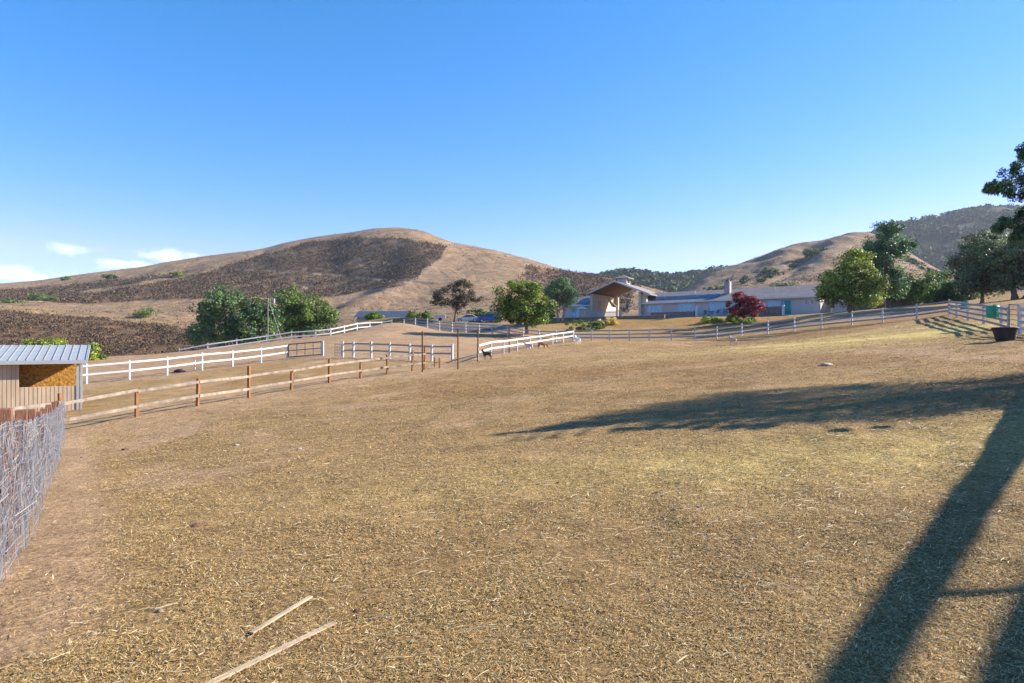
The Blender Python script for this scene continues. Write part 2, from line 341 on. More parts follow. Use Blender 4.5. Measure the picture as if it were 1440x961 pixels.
def soilmask(x, y):
    """where hooves have worn the dry grass off"""
    n1 = fbm(x/3., y/3., 20, 4); wx = x+.8*fbm(x/5, y/5, 52, 2); wy = y+.8*fbm(x/5, y/5, 53, 2)
    d = 1-sstep(.4, 1.0, segdist(x, y, wirepts)+.25*n1)
    d = np.maximum(d, .65*(1-sstep(1.5, 6, segdist(x, y, W(brown))+1.5*n1)))
    for pts, w_, s_ in [([(-8, 19), (-4.5, 13), (-3.8, 9), (-3.2, 6)], .3, .8), ([(-7, 12), (-1, 15.5), (6, 17), (14, 22)], .25, .75), ([(-9, 24), (-2, 21), (5, 26), (16, 30)], .5, .7), ([(-4.8, 9.5), (-1.5, 8.0), (.5, 9.5)], .22, .6), ([(-3, 38), (5, 34), (14, 40), (24, 48), (33, 54)], .7, .6), ([(2, 50), (12, 52), (24, 60)], .8, .6), ([(-6, 30), (3, 44), (8, 60)], .6, .6)]:
        d = np.maximum(d, .75*s_*(1-sstep(w_*.2, w_*3.2, segdist(wx, wy, pts)+.5*w_*n1))*sstep(-.25, .25, fbm(x/1.7, y/1.7, 54, 3)))
    d = np.maximum(d, .75*sstep(.22, .42, fbm(x/2.6, y/3.4, 57, 4))*sstep(-.15, .2, fbm(x/9, y/9, 58, 2)+.1-.02*x))
    return np.clip(d, 0, 1)
def ground_tint(x, y):
    n1 = fbm(x/3., y/3., 20, 4); n2 = fbm(x/.8, y/.8, 30, 3); n3 = fbm(x/14, y/14, 40, 3)
    r = np.hypot(x, y)
    base = np.stack([.42+.08*n1, .28+.06*n1, .135+.035*n1], -1)
    def blend(c, m):
        nonlocal base
        base = base*(1-m[..., None])+np.array(c)*m[..., None]
    blend((.34, .19, .075), np.clip(sstep(-.05, .35, n3+.3*n1)*.6, 0, 1))            # browner duff
    blend((.24, .15, .075), np.clip(sstep(.2, .5, n2)*.45*(1-sstep(20, 60, r)), 0, 1))
    # trodden bare soil: beside the wire fence, left side of the pasture, along the pasture edge
    dirt = soilmask(x, y)
    blend((.52, .35, .215), np.clip(dirt, 0, 1))
    # pale golden straw rows
    for cx, cy, sx, sy, s in [(22, 40, 11, 6.5, .95), (6.5, 9.3, 5, 1.7, .6), (1.5, 8.5, 5, 1.4, .3), (26, 48, 9, 3, .4)]:
        e = np.exp(-((x-cx)/sx)**2-((y-cy-.12*(x-cx))/sy)**2)
        blend((.68, .54, .19), np.clip(s*e*(.75+1.1*n1), 0, 1))
    # arena and the pens: bare raked soil
    ar = inpoly(x, y, W([(40, 38), (122, 40), (404, 57), (478, 52), (640, 49), (672, 47), (736, 60), (807, 73), (736, 78), (636, 88), (551, 95), (465, 87), (292, 81), (100, 80), (-200, 70)]))
    blend((.44, .30, .19), ar*np.clip(.85+.3*n1, 0, 1))
    # mown field between brown fence and the arena
    # lane and drive behind the fences
    lane = 1-sstep(2.2, 3.4, segdist(x, y, [(-40, 92), (-24, 97), (-14, 102), (-4, 97), (3, 88), (10, 82), (20, 78), (30, 76), (38, 69), (42, 63), (48, 50)]))
    blend((.25, .215, .19), lane*.85)
    drive = inpoly(x, y, [(-18, 112), (-2, 104), (6, 113), (12, 125), (-10, 140)]); blend((.22, .20, .19), drive*.9)
    # dry bank under the house terrace
    s = (x-HA[0])*HU[0]+(y-HA[1])*HU[1]; q = (x-HA[0])*HN[0]+(y-HA[1])*HN[1]
    bank = sstep(4, 6, q)*(1-sstep(13, 15, q))*sstep(-26, -18, s)*(1-sstep(24, 30, s))
    blend((.44, .25, .09), bank*np.clip(.8+.7*n1, 0, 1)); blend((.52, .37, .09), bank*sstep(.15, .4, n2)*.6)
    blend((.38, .34, .30), ((q > -2) & (q < 4.5) & (s > -19) & (s < 29))*.9)
    return np.clip(base*np.array((.77, .75, .69)), .02, .9)
def setcol(me, c):
    a = me.color_attributes.new('tint', 'FLOAT_COLOR', 'POINT')
    a.data.foreach_set('color', np.c_[c.reshape(-1, 3), np.ones(c.size//3)].astype(np.float32).ravel())
th = np.r_[np.radians(np.linspace(-46, 46, 640, endpoint=False)), np.radians(np.linspace(46, 314, 110, endpoint=False))]
rr = np.r_[np.exp(np.linspace(math.log(.4), math.log(2.5), 14, endpoint=False)), np.exp(np.linspace(math.log(2.5), math.log(150), 500, endpoint=False)), np.exp(np.linspace(math.log(150), math.log(1900), 22))]
R_, T_ = np.meshgrid(rr, th, indexing='ij'); X_ = R_*np.sin(T_); Y_ = R_*np.cos(T_)
Z_ = gz(X_, Y_)
me = mesh_np('ground', np.stack([X_, Y_, Z_], -1).reshape(-1, 3), grid_faces(len(rr), len(th), True)[:, ::-1], True)
setcol(me, ground_tint(X_, Y_)); g = link('ground', me, M['ground']); tag(g, kind='structure')

# ------------------------------------------------------------------ hills
def gauss1(a, s):
    k = np.exp(-.5*(np.arange(-3*s, 3*s+1)/s)**2); k /= k.sum(); p = np.pad(a, 3*s, mode='edge'); return np.convolve(p, k, 'valid')
def pchip(tk, zk, t):             # tk (K,), zk (K,n) ; monotone cubic
    h = np.diff(tk)[:, None]; d = np.diff(zk, axis=0)/h; m = np.zeros_like(zk)
    for i in range(1, len(tk)-1):
        same = d[i-1]*d[i] > 0
        m[i] = np.where(same, 2*d[i-1]*d[i]/np.where(same, d[i-1]+d[i], 1), 0)
    m[0] = d[0]; m[-1] = d[-1]
    i = np.clip(np.searchsorted(tk, t, side='right')-1, 0, len(tk)-2)
    hh = (tk[i+1]-tk[i])[:, None]; s = ((t-tk[i])[:, None])/hh
    return (2*s**3-3*s**2+1)*zk[i]+(s**3-2*s**2+s)*hh*m[i]+(-2*s**3+3*s**2)*zk[i+1]+(s**3-s**2)*hh*m[i+1]
def hill(name, pxs, K, rows, tint, amp=2.5, nsc=70, seed=5, sm=6, extra=None, material='hill'):
    """K: knots front to back, each ([px..],[Y..],[py..])"""
    cols = np.arange(pxs[0], pxs[1], pxs[2]); Yk = []; zk = []
    for kp, kY, ky in K:
        y_ = gauss1(np.interp(cols, kp, kY), sm); p_ = gauss1(np.interp(cols, kp, ky), sm)
        Yk.append(y_); zk.append((480.5-p_)/F*y_)
    Yk = np.array(Yk); zk = np.array(zk); tk = np.arange(len(K)).astype(float)
    t = np.concatenate([np.linspace(i, i+1, rows[i], endpoint=False) for i in range(len(K)-1)]+[[len(K)-1]])
    Y = np.exp(pchip(tk, np.log(Yk), t)); Z = pchip(tk, zk, t); X = (cols[None]-720)/F*Y
    tt = np.repeat(t[:, None], len(cols), 1); crest = len(K)-2
    a = amp*(.12+.88*np.clip(np.abs(tt-crest)*1.6, 0, 1))
    Z = Z+a*fbm(X/nsc, Y/nsc, seed, 4)
    if extra: Z = Z+extra(cols[None]+0*Y, tt, X, Y)
    PY = 480.5-Z/Y*F; PX = cols[None]+0*Y
    me = mesh_np(name, np.stack([X, Y, Z], -1).reshape(-1, 3), grid_faces(len(t), len(cols)), True)
    c, s = tint(PX, PY, X, Y, tt); setcol(me, c*np.array((.76, .74, .72)))
    o = link(name, me, M[material]); tag(o, kind='structure')
    return dict(X=X, Y=Y, Z=Z, PX=PX, PY=PY, s=s, t=tt, cols=cols, o=o)
def octa(P, S, seed, flat=.75, name='scrub', m='scrub'):
    """many small irregular shrubs as one mesh"""
    r = rs(seed); n = len(P)
    D = np.array([(1, 0, 0), (.3, .95, 0), (-.8, .55, 0), (-.8, -.6, 0), (.3, -.95, 0), (.5, .3, .75), (-.35, .55, .8), (-.3, -.5, .85), (.45, -.35, .7), (0, 0, 1.05)])
    Fc = np.array([(0, 1, 5), (1, 6, 5), (1, 2, 6), (2, 7, 6), (2, 3, 7), (3, 4, 7), (4, 8, 7), (4, 0, 8), (0, 5, 8), (5, 6, 9), (6, 7, 9), (7, 8, 9), (8, 5, 9)])
    a = r.rand(n)*2*PI; c, s = np.cos(a)[:, None], np.sin(a)[:, None]
    J = D[None]*(1+.35*(r.rand(n, 10, 1)-.5))*S[:, None, None]*np.array([1, 1, flat])
    V = np.stack([J[..., 0]*c-J[..., 1]*s, J[..., 0]*s+J[..., 1]*c, J[..., 2]-.15*S[:, None]], -1)+P[:, None]
    Fa = Fc[None]+(np.arange(n)*10)[:, None, None]
    me = mesh_np(name, V.reshape(-1, 3), Fa.reshape(-1, 3)); return tag(link(name, me, M[m]), kind='stuff')
def clumps(P, S, seed, nl, name, m, lsz=.8, stuff=True, zsq=.8, parent=None):
    """leafy masses: nl leaf quads in every clump, one mesh"""
    r = rs(seed); n = len(P)
    d = r.normal(size=(n, nl, 3)); d /= np.linalg.norm(d, axis=-1, keepdims=True)
    rad = (.45+.55*r.rand(n, nl, 1)**.5)
    c = P[:, None]+d*rad*S[:, None, None]*np.array([1, 1, zsq])
    return quads(c.reshape(-1, 3), np.repeat(S*lsz, nl), d.reshape(-1, 3), seed+1, name, m, stuff, parent)
def quads(c, sz, nrm, seed, name, m, stuff=False, parent=None, asp=.6):
    r = rs(seed); n = len(c)
    nn = nrm+.9*r.normal(size=(n, 3)); nn /= np.linalg.norm(nn, axis=1, keepdims=True)
    a = np.cross(nn, r.normal(size=(n, 3))); a /= np.linalg.norm(a, axis=1, keepdims=True)+1e-9; b = np.cross(nn, a)
    s = (sz*(.55+.75*r.rand(n)))[:, None]*.5
    V = np.stack([c-a*s, c+b*s*asp+nn*s*.2, c+a*s, c-b*s*asp+nn*s*.2], 1).reshape(-1, 3)
    me = mesh_np(name, V, np.arange(n*4).reshape(n, 4))
    o = link(name, me, M[m] if isinstance(m, str) else m, parent)
    if stuff: tag(o, kind='stuff')
    return o
def sample(H, mask, n, seed, wpow=1.0):
    """area weighted random positions on a hill where mask holds"""
    r = rs(seed); X, Y, Z = H['X'], H['Y'], H['Z']
    cx = (X[:-1, 1:]-X[:-1, :-1]); dy = (Y[1:, :-1]-Y[:-1, :-1]); w_ = np.abs(cx*dy)/Y[:-1, :-1]**wpow*mask[:-1, :-1]
    w_ = w_.ravel(); c = np.cumsum(w_); i = np.searchsorted(c, r.rand(n)*c[-1]); i = np.clip(i, 0, len(w_)-1)
    a, b = np.divmod(i, X.shape[1]-1); u = r.rand(n); v = r.rand(n)
    def q(A): return (A[a, b]*(1-u)+A[a, b+1]*u)*(1-v)+(A[a+1, b]*(1-u)+A[a+1, b+1]*u)*v
    return np.stack([q(X), q(Y), q(Z)], -1)
GR = np.array((.35, .245, .15)); SCR = np.array((.16, .11, .08))
def mixc(c, col, m): m = np.clip(m, 0, 1)[..., None]; return c*(1-m)+np.array(col)*m
def tint_left(PX, PY, X, Y, t):
    wx = PX+10*fbm(X/30, Y/30, 61, 3); wy = PY+3*fbm(X/25, Y/25, 71, 3)
    n = fbm(X/18, Y/18, 80, 4); c = np.zeros(PX.shape+(3,))+GR*(1+.18*n[..., None]); c = mixc(c, (.44, .31, .16), sstep(0, .5, fbm(X/60, Y/60, 5))*.5)
    A = inpoly(wx, wy, [(322, 374), (370, 358), (440, 341), (500, 336), (560, 336), (612, 342), (634, 349), (612, 368), (588, 388), (566, 402), (520, 408), (480, 416), (430, 421), (330, 419), (240, 421), (130, 428), (60, 424), (-400, 424), (-400, 404), (0, 409), (90, 403), (180, 392), (262, 384)])
    B = inpoly(wx, wy, [(100, 414), (190, 398), (262, 385), (320, 374), (300, 382), (245, 394), (185, 405), (132, 414)])
    C = inpoly(wx, wy, [(742, 374), (842, 388), (900, 400), (880, 440), (840, 440), (780, 420), (735, 395)])
    Tk = np.interp(PX, [-400, 0, 100, 200, 270, 300, 330], [428, 437.5, 444, 454, 463, 474, 490])
    Bl = (wy > Tk+1.5) & (PX < 330) & (t > .5)
    Dk = np.interp(PX, [-400, 0, 130], [418, 424, 426]); sc = (A & ~B) | C | Bl
    sc = sc.astype(float)
    c = mixc(c, (.17, .12, .078), (A & ~B)*(.9+.2*n)); c = mixc(c, (.07, .055, .04), (A & ~B)*sstep(.02, .4, fbm(X/35, Y/35, 66, 4)+.35*sstep(470, 600, PX)-.25*sstep(385, 410, PY))*.7); c = mixc(c, (.19, .115, .08), C*.9)
    c = mixc(c, (.20, .115, .075), Bl*(.85)); c = mixc(c, (.30, .20, .11), Bl*sstep(.15, .5, fbm(X/14, Y/14, 90, 3))*.6)
    # dark gully side and benched track with pale cut bank
    rd = np.interp(PX, [320, 400, 480, 560, 620], [377, 380, 386, 394, 400])
    on = (PX > 328) & (PX < 610)
    c = mixc(c, (.10, .08, .07), on*np.exp(-((PY-rd)/1.5)**2)*.9)
    cut = on*np.exp(-((PY-rd-2.2)/1.3)**2)*sstep(.0, .2, fbm(PX/14, PY/30, 15, 3))
    c = mixc(c, (.55, .44, .30), cut*.75)
    c = mixc(c, (.5, .4, .3), (A*sstep(.55, .75, fbm(PX/5, PY/3, 31, 2))*(PY > 385)*(PX > 380)*(PX < 470))*.9)
    # dirt track across the lower slope
    c = mixc(c, (.56, .43, .30), (PX < 285)*np.exp(-((PY-Tk+.5)/.9)**2)*.95)
    c = mixc(c, (.42, .29, .14), (PX < 290)*sstep(Tk-10, Tk-3, PY)*(PY < Tk)*.5)
    c = mixc(c, (.30, .29, .05), np.exp(-((PX-257)/13)**2-((PY-387)/5)**2)*1.2*sstep(-.2, .3, n))
    c = mixc(c, (.50, .38, .26), (PX > 470)*(PX < 640)*(np.abs(PY-np.interp(PX, [470, 560, 640], [419, 405, 350])-4) < 2.5)*.35)
    sc = sc*(1-(on*(np.abs(PY-rd-1.5) < 1.9)))
    return np.clip(c, .02, .8), sc
def ex_left(PX, t, X, Y):
    # a spur running down from the summit towards the barn and folds on the left ridge
    line = np.interp(t, [2, 3, 4], [480, 575, 625]); e = 5*np.exp(-((PX-line)/38)**2)*sstep(1.8, 2.6, t)*(1-sstep(3.2, 3.75, t))
    line2 = np.interp(t, [2.5, 4], [60, 330]); e += 4*np.exp(-((PX-line2)/30)**2)*sstep(2.6, 3, t)*(1-sstep(3.3, 3.8, t))
    e += (1.4*fbm(X/22, Y/45, 78, 3)-.35*np.exp(-(fbm(X/16+.02*Y, Y/70, 79, 4)/.09)**2))*(1-sstep(3.6, 4, t))*sstep(1, 1.5, t)
    e -= 6*np.exp(-((PX-760-30*(t-3))/22)**2)*sstep(2, 3, t)*(1-sstep(3.5, 4, t))
    return e
HL = hill('hillside', (-520, 1010, 1.5), [
    ([-520, 1000], [125, 125], [545, 545]),
    ([-520, 0, 240, 300, 400, 500, 600, 700, 840, 1010], [155, 150, 140, 140, 150, 165, 165, 170, 175, 175], [505, 505, 503, 492, 474, 458, 454, 450, 450, 455]),
    ([-520, 0, 100, 200, 270, 300, 400, 500, 600, 700, 800, 1010], [290, 270, 255, 235, 215, 215, 240, 270, 280, 280, 270, 260], [430, 437, 444, 454, 463, 464, 452, 437, 430, 424, 428, 438]),
    ([-520, 0, 60, 150, 220, 290, 400, 470, 570, 640, 700, 800, 1010], [450, 440, 430, 400, 390, 380, 380, 400, 400, 400, 400, 380, 350], [424, 425, 426, 428, 424, 420, 421, 417, 400, 392, 396, 412, 430]),
    ([-520, -100, 0, 50, 100, 150, 200, 270, 330, 370, 400, 430, 470, 500, 530, 560, 585, 600, 620, 640, 670, 700, 730, 760, 800, 840, 870, 900, 1010],
     [950, 900, 880, 860, 840, 820, 800, 760, 720, 700, 690, 680, 660, 640, 630, 620, 615, 610, 605, 600, 590, 580, 570, 560, 540, 520, 500, 480, 450],
     [409, 404, 403, 399, 392, 386, 380, 368, 360, 355, 347, 341, 334, 330, 326, 325, 327, 331, 340, 348, 352, 357.5, 365, 373, 383, 391.5, 397, 404, 430]),
    ([-520, 1010], [1300, 800], [440, 450])], [26, 60, 60, 90, 24], tint_left, amp=3.0, sm=3, extra=ex_left)
Ps = sample(HL, (HL['s'] > .5)*(HL['t'] < 4.05)*(HL['Y'] > 300)*(fbm(HL['X']/9, HL['Y']/9, 44, 2) > -.35), 60000, 7, .9); S = .4+rs(3).rand(len(Ps))**2.5*1.5
clumps(Ps+np.c_[0*S, 0*S, S*.25], S*1.15, 8, 8, 'dry_scrub', 'scrub', .6, zsq=.8)
Ps = sample(HL, (HL['s'] > .5)*(HL['Y'] <= 300)*(fbm(HL['X']/6, HL['Y']/6, 46, 3) > -.2), 24000, 17, 1.0); S = .22+rs(13).rand(len(Ps))**2.2*.95
clumps(Ps+np.c_[0*S, 0*S, S*.2], S*1.25, 18, 15, 'dry_scrub', 'scrub', .46, zsq=.75)
Ps = sample(HL, (HL['s'] < .5)*(HL['t'] > 1)*(HL['t'] < 4.03)*(fbm(HL['X']/14, HL['Y']/14, 48, 3) > -.05), 26000, 27, .9); S = .18+rs(23).rand(len(Ps))**3*.9
clumps(Ps+np.c_[0*S, 0*S, S*.15], S, 28, 6, 'dry_tufts', 'tuft', .7, zsq=.6)
def tint_r(PX, PY, X, Y, t):
    n = fbm(X/22, Y/22, 81, 4); c = np.zeros(PX.shape+(3,))+np.array((.36, .26, .17))*(1+.15*n[..., None])
    sc = segdist(PX, PY, [(1042, 398), (1070, 390), (1092, 384)]) < 2.4
    sc |= segdist(PX, PY, [(1066, 397), (1105, 382), (1140, 362), (1158, 352)]) < 2.2
    sc |= (segdist(PX, PY, [(1225, 345), (1245, 350), (1300, 378), (1330, 395)]) < 3)
    c = mixc(c, (.16, .12, .09), sc*.6)  # strips darkened for gully shadow as well as scrub
    return np.clip(c, .02, .8), sc.astype(float)
def ex_r(PX, t, X, Y):
    line = np.interp(t, [1, 3], [1050, 1165]); return 2.5*fbm(X/16, Y/30, 77, 3)-2.5*np.exp(-((PX-line)/22)**2)*sstep(1.3, 2, t)*(1-sstep(2.6, 3, t))+1.2*np.exp(-((PX-line-50)/25)**2)*sstep(1.2, 2, t)*(1-sstep(2.5, 3, t))
HR = hill('hillside', (880, 1420, 1.4), [
    ([880, 1440], [165, 165], [475, 455]),
    ([880, 960, 1060, 1200, 1420], [230, 230, 220, 215, 215], [445, 430, 420, 410, 412]),
    ([880, 950, 1050, 1150, 1250, 1420], [360, 360, 360, 350, 350, 340], [432, 420, 396, 378, 372, 408]),
    ([880, 940, 960, 980, 1000, 1030, 1060, 1080, 1110, 1130, 1160, 1190, 1215, 1240, 1280, 1330, 1420],
     [520, 520, 520, 520, 520, 520, 520, 520, 520, 520, 520, 510, 500, 490, 480, 460, 430],
     [440, 420, 411, 399, 387, 377, 369, 363, 352, 345.5, 339, 335, 334, 341, 363, 392, 420]),
    ([880, 1420], [760, 760], [450, 450])], [14, 30, 60, 20], tint_r, amp=1.8, nsc=50, seed=12, extra=ex_r)
def tint_far(PX, PY, X, Y, t):
    n = fbm(X/60, Y/60, 33, 4); c = np.zeros(PX.shape+(3,))+np.array((.062, .082, .045)); gm = sstep(.12, .32, n)*.8
    top = (t > 1.75)*(PX > 1200)*sstep(.0, 1, np.interp(PX, [1200, 1300, 1320, 1420, 2000], [0, 1, 1, .2, .2]))
    gm = np.maximum(gm*.55, top*.85*sstep(-.3, .1, n)); c = mixc(c, (.27, .22, .14), gm)
    return c, (gm < .45).astype(float)
def ex_far(PX, t, X, Y):
    return 22*fbm(X/130, Y/400, 90, 3)*sstep(.2, 1, t)*(1-sstep(1.6, 2, t))
HF = hill('wooded_hill', (1120, 1900, 2.2), [
    ([1120, 1900], [600, 600], [440, 430]),
    ([1120, 1250, 1440, 1900], [800, 800, 800, 800], [400, 385, 375, 370]),
    ([1120, 1180, 1215, 1240, 1270, 1300, 1330, 1360, 1400, 1440, 1520, 1650, 1900], [1250]*13,
     [392, 362, 343, 332, 321, 316, 311, 307, 300, 296, 292, 300, 330]),
    ([1120, 1900], [1700, 1700], [440, 440])], [20, 110, 20], tint_far, amp=8, nsc=130, seed=21, extra=ex_far)
HG = hill('wooded_ridge', (740, 1120, 2.0), [
    ([740, 1120], [500, 500], [450, 450]),
    ([740, 1120], [640, 640], [428, 424]),
    ([740, 800, 835, 850, 865, 880, 900, 925, 945, 960, 975, 1000, 1030, 1120], [1000]*14,
     [398, 394, 392, 391, 386.5, 385, 386.5, 391, 393.5, 391, 390, 386, 383, 382]),
    ([740, 1120], [1400, 1400], [440, 440])], [14, 60, 14], tint_far, amp=6, nsc=100, seed=29, extra=lambda a, t, X, Y: .5*ex_far(a, t, X, Y))
P = sample(HF, (HF['s'] > .5)*(HF['t'] > .3)*(HF['t'] < 2.05)*(fbm(HF['X']/45, HF['Y']/45, 55, 3) > -.35), 8000, 3, 1); S = 2+rs(5).rand(len(P))**1.5*5
clumps(P+np.c_[0*S, 0*S, S*.35], S, 9, 26, 'distant_woodland', 'scrubg', .9)
P = sample(HG, (HG['s'] > .4)*(HG['t'] > .5)*(HG['t'] < 2.05), 2600, 4, 1); S = 2+rs(6).rand(len(P))**1.5*4.5
clumps(P+np.c_[0*S, 0*S, S*.35], S, 19, 26, 'distant_woodland', 'scrubg', .9)
Ps = sample(HR, (HR['t'] > .8)*(HR['t'] < 3.03)*(fbm(HR['X']/14, HR['Y']/14, 49, 3) > 0), 12000, 37, .9); S = .18+rs(33).rand(len(Ps))**3*.9
clumps(Ps+np.c_[0*S, 0*S, S*.15], S, 38, 6, 'dry_tufts', 'tuft', .7, zsq=.6)
P = sample(HR, (HR['s'] > .5)*(HR['t'] > 1), 260, 14, 1); S = .8+rs(6).rand(len(P))*1.4
clumps(P+np.c_[0*S, 0*S, S*.3], S, 29, 30, 'gully_scrub', 'scrubg', .7)

# ------------------------------------------------------------------ trees
def on_hill(H, px, py):
    d = (H['PX']-px)**2+(H['PY']-py)**2*2; d = np.where((H['t'] > .5), d, 1e9)
    i = np.unravel_index(np.argmin(d), d.shape); return float(H['X'][i]), float(H['Y'][i]), float(H['Z'][i])
def tree(name, label, base, blobs, leaf, n_clump, n_leaf, lsz, bark='bark', trunk_r=.25, seed=1, cr=.9, lean=(0, 0), cat='tree', group=None, forks=1, inner=.35, limbs=7, trunk_top=None):
    """blobs: (dx,dy,z,rx,ry,rz) ellipsoids above the base"""
    bx_, by_, bz_ = base; root = empty(name, (bx_, by_, bz_), label, cat, group); r = rs(seed)
    B = np.array(blobs, float); vol = B[:, 3]*B[:, 4]*B[:, 5]; wt = vol**.67; wt /= wt.sum()
    C = []; Nn = []
    for b, k in zip(B, np.maximum(5, (wt*n_clump).astype(int))):
        d = r.normal(size=(k, 3)); d /= np.linalg.norm(d, axis=1, keepdims=True)
        rad = np.where(r.rand(k, 1) < inner, r.rand(k, 1)*.7, .72+.3*r.rand(k, 1))
        C.append(b[:3]+d*rad*b[3:]); Nn.append(d)
    C = np.vstack(C); Nn = np.vstack(Nn); K = len(C)
    S = cr*(.55+.9*r.rand(K)); nl = max(6, n_leaf//K)
    d = r.normal(size=(K, nl, 3)); d /= np.linalg.norm(d, axis=-1, keepdims=True); rad = .3+.7*r.rand(K, nl, 1)**.6
    P = (C[:, None]+d*rad*S[:, None, None]*np.array([1, 1, .72])).reshape(-1, 3)
    nr = (.6*d+.5*Nn[:, None]+np.array([0, 0, .35])).reshape(-1, 3)
    quads(P, np.full(len(P), lsz), nr, seed+5, 'crown', leaf, parent=root)
    mb = MB(); top = trunk_top or float(B[:, 2].mean()); cx = float((B[:, 0]*wt).sum()); cy = float((B[:, 1]*wt).sum())
    for f in range(forks):
        a = 2*PI*f/forks+seed; ox = .25*trunk_r*4*math.cos(a)*(forks > 1); oy = .25*trunk_r*4*math.sin(a)*(forks > 1)
        spread = .5*(forks > 1)*B[:, 3].max()
        pts = []; R = []
        for i in range(7):
            t = i/6; pts.append((ox+t*(cx*.6+lean[0]+spread*math.cos(a))+.06*top*t*math.sin(3*t+seed), oy+t*(cy*.6+lean[1]+spread*math.sin(a)*.6)+.05*top*t*math.cos(4*t+seed), -.25+t*(top+.25)))
            R.append(trunk_r*(1.35 if i == 0 else 1-.72*t)/(1 if forks == 1 else 1.25))
        mb.tube(pts, R, 9)
        for l in range(limbs):
            i0 = 2+l % 4; p0 = np.array(pts[i0]); c = C[r.randint(K)]
            if c[2] < p0[2]*.8: c = C[r.randint(K)]
            mid = (p0+c)/2+np.array([0, 0, .1*np.linalg.norm(c-p0)])+.1*r.normal(size=3)
            mb.tube([p0, mid, c], [R[i0]*.5, R[i0]*.3, R[i0]*.1+.01], 6)
    mb.build('trunk', M[bark], root, True)
    return root
def gp(px, Y): x = at(px, Y); return (x, Y, g1(x, Y))
def relb(px, py, base, rxp, rzp, dy=0, ry=None):
    """ellipsoid from its place in the view of someone standing at the base distance"""
    x, Y, z = base; k = Y/F; return ((px-720)*k-x, dy, (480.5-py)*k-z, rxp*k, (ry or rxp*.85)*k if ry is None else ry, rzp*k)
b = gp(335, 96)
tree('evergreen_tree', 'broad grey green tree left of the utility pole, its crown peaking on the left', b,
     [relb(318, 425, b, 28, 25), relb(292, 450, b, 22, 24), relb(350, 445, b, 34, 28), relb(370, 440, b, 18, 24), relb(300, 470, b, 34, 18), relb(350, 472, b, 36, 14), relb(378, 455, b, 16, 22)],
     'leaf_sage', 240, 26000, .34, trunk_r=.35, seed=3, cr=1.05)
b = gp(422, 110)
tree('evergreen_tree', 'dense round dark green tree right of the utility pole', b,
     [relb(408, 437, b, 30, 30), relb(436, 440, b, 28, 25), relb(458, 447, b, 14, 17), relb(395, 452, b, 22, 20), relb(428, 456, b, 40, 14)],
     'leaf_dark', 220, 26000, .34, trunk_r=.35, seed=7, cr=1.1)
b = gp(639, 116)
tree('sparse_tree', 'sparse brown leaved tree standing beyond the arena with a bare leaning trunk', b,
     [relb(628, 418, b, 20, 13), relb(652, 408, b, 18, 14), relb(664, 420, b, 14, 12), relb(616, 427, b, 10, 8), relb(645, 424, b, 22, 9), relb(655, 398, b, 9, 5)],
     'leaf_brown', 90, 8000, .28, 'bark', .22, seed=11, cr=.72, lean=(.6, 0), inner=.2, limbs=14, trunk_top=5.5)
b = gp(655, 124)
tree('shrub', 'low olive shrub beside the blue car', (b[0]+2.5, b[1], b[2]), [(0, 0, 1.3, 3.2, 2, 1.5), (3.3, 0, 1.2, 1.8, 1.5, 1.2)], 'leaf_sage', 40, 4500, .3, seed=13, cr=.7, trunk_r=.08, cat='shrub')
b = gp(742, 82)
tree('broadleaf_tree', 'bright green round tree beyond the white fence, sunlit on its right side', b,
     [relb(728, 412, b, 18, 18), relb(752, 415, b, 20, 19), relb(705, 425, b, 14, 18), relb(735, 435, b, 30, 18), relb(763, 435, b, 14, 16), relb(712, 442, b, 18, 12), relb(748, 448, b, 22, 9)],
     'leaf_lime', 130, 19000, .25, 'bark', .24, seed=17, cr=.78, inner=.3)
b = gp(788, 111)
tree('pine_tree', 'dark open crowned pine with a pale forked trunk left of the house', b,
     [relb(786, 402, b, 14, 9), relb(800, 410, b, 10, 8), relb(778, 415, b, 14, 10), relb(796, 424, b, 14, 7), relb(772, 428, b, 8, 6)],
     'leaf_pine', 80, 10000, .26, 'barkp', .3, seed=19, cr=.8, inner=.2, limbs=9, forks=2, trunk_top=5)
b = gp(770, 112)
tree('shrub', 'yellow green shrub at the foot of the pine', b, [relb(774, 440, b, 9, 7), relb(768, 446, b, 8, 5)], 'leaf_yel', 22, 2600, .22, seed=23, cr=.5, trunk_r=.06, cat='shrub')
b = gp(1196, 78)
tree('cypress_tree', 'bushy yellow green conifer in front of the end of the house', b,
     [relb(1200, 372, b, 24, 18), relb(1180, 392, b, 26, 22), relb(1215, 392, b, 26, 22), relb(1166, 405, b, 20, 16), relb(1226, 405, b, 17, 20), relb(1190, 415, b, 36, 15), relb(1212, 420, b, 24, 12), relb(1204, 362, b, 11, 9)],
     'leaf_yel', 260, 30000, .25, 'bark', .28, seed=29, cr=.8, inner=.45)
b = gp(1241, 88)
tree('pine_tree', 'tall dark pine with tufted top rising above the yellow green conifer', b,
     [relb(1245, 345, b, 28, 17), relb(1238, 362, b, 27, 16), relb(1262, 352, b, 18, 13), relb(1245, 385, b, 20, 20), relb(1258, 398, b, 18, 18), relb(1248, 317, b, 13, 5), relb(1255, 323, b, 13, 5), relb(1246, 330, b, 8, 7), relb(1276, 345, b, 9, 7), relb(1225, 352, b, 14, 12)],
     'leaf_pine', 210, 26000, .27, 'bark', .32, seed=31, cr=.85, inner=.4, limbs=10, trunk_top=11.0)
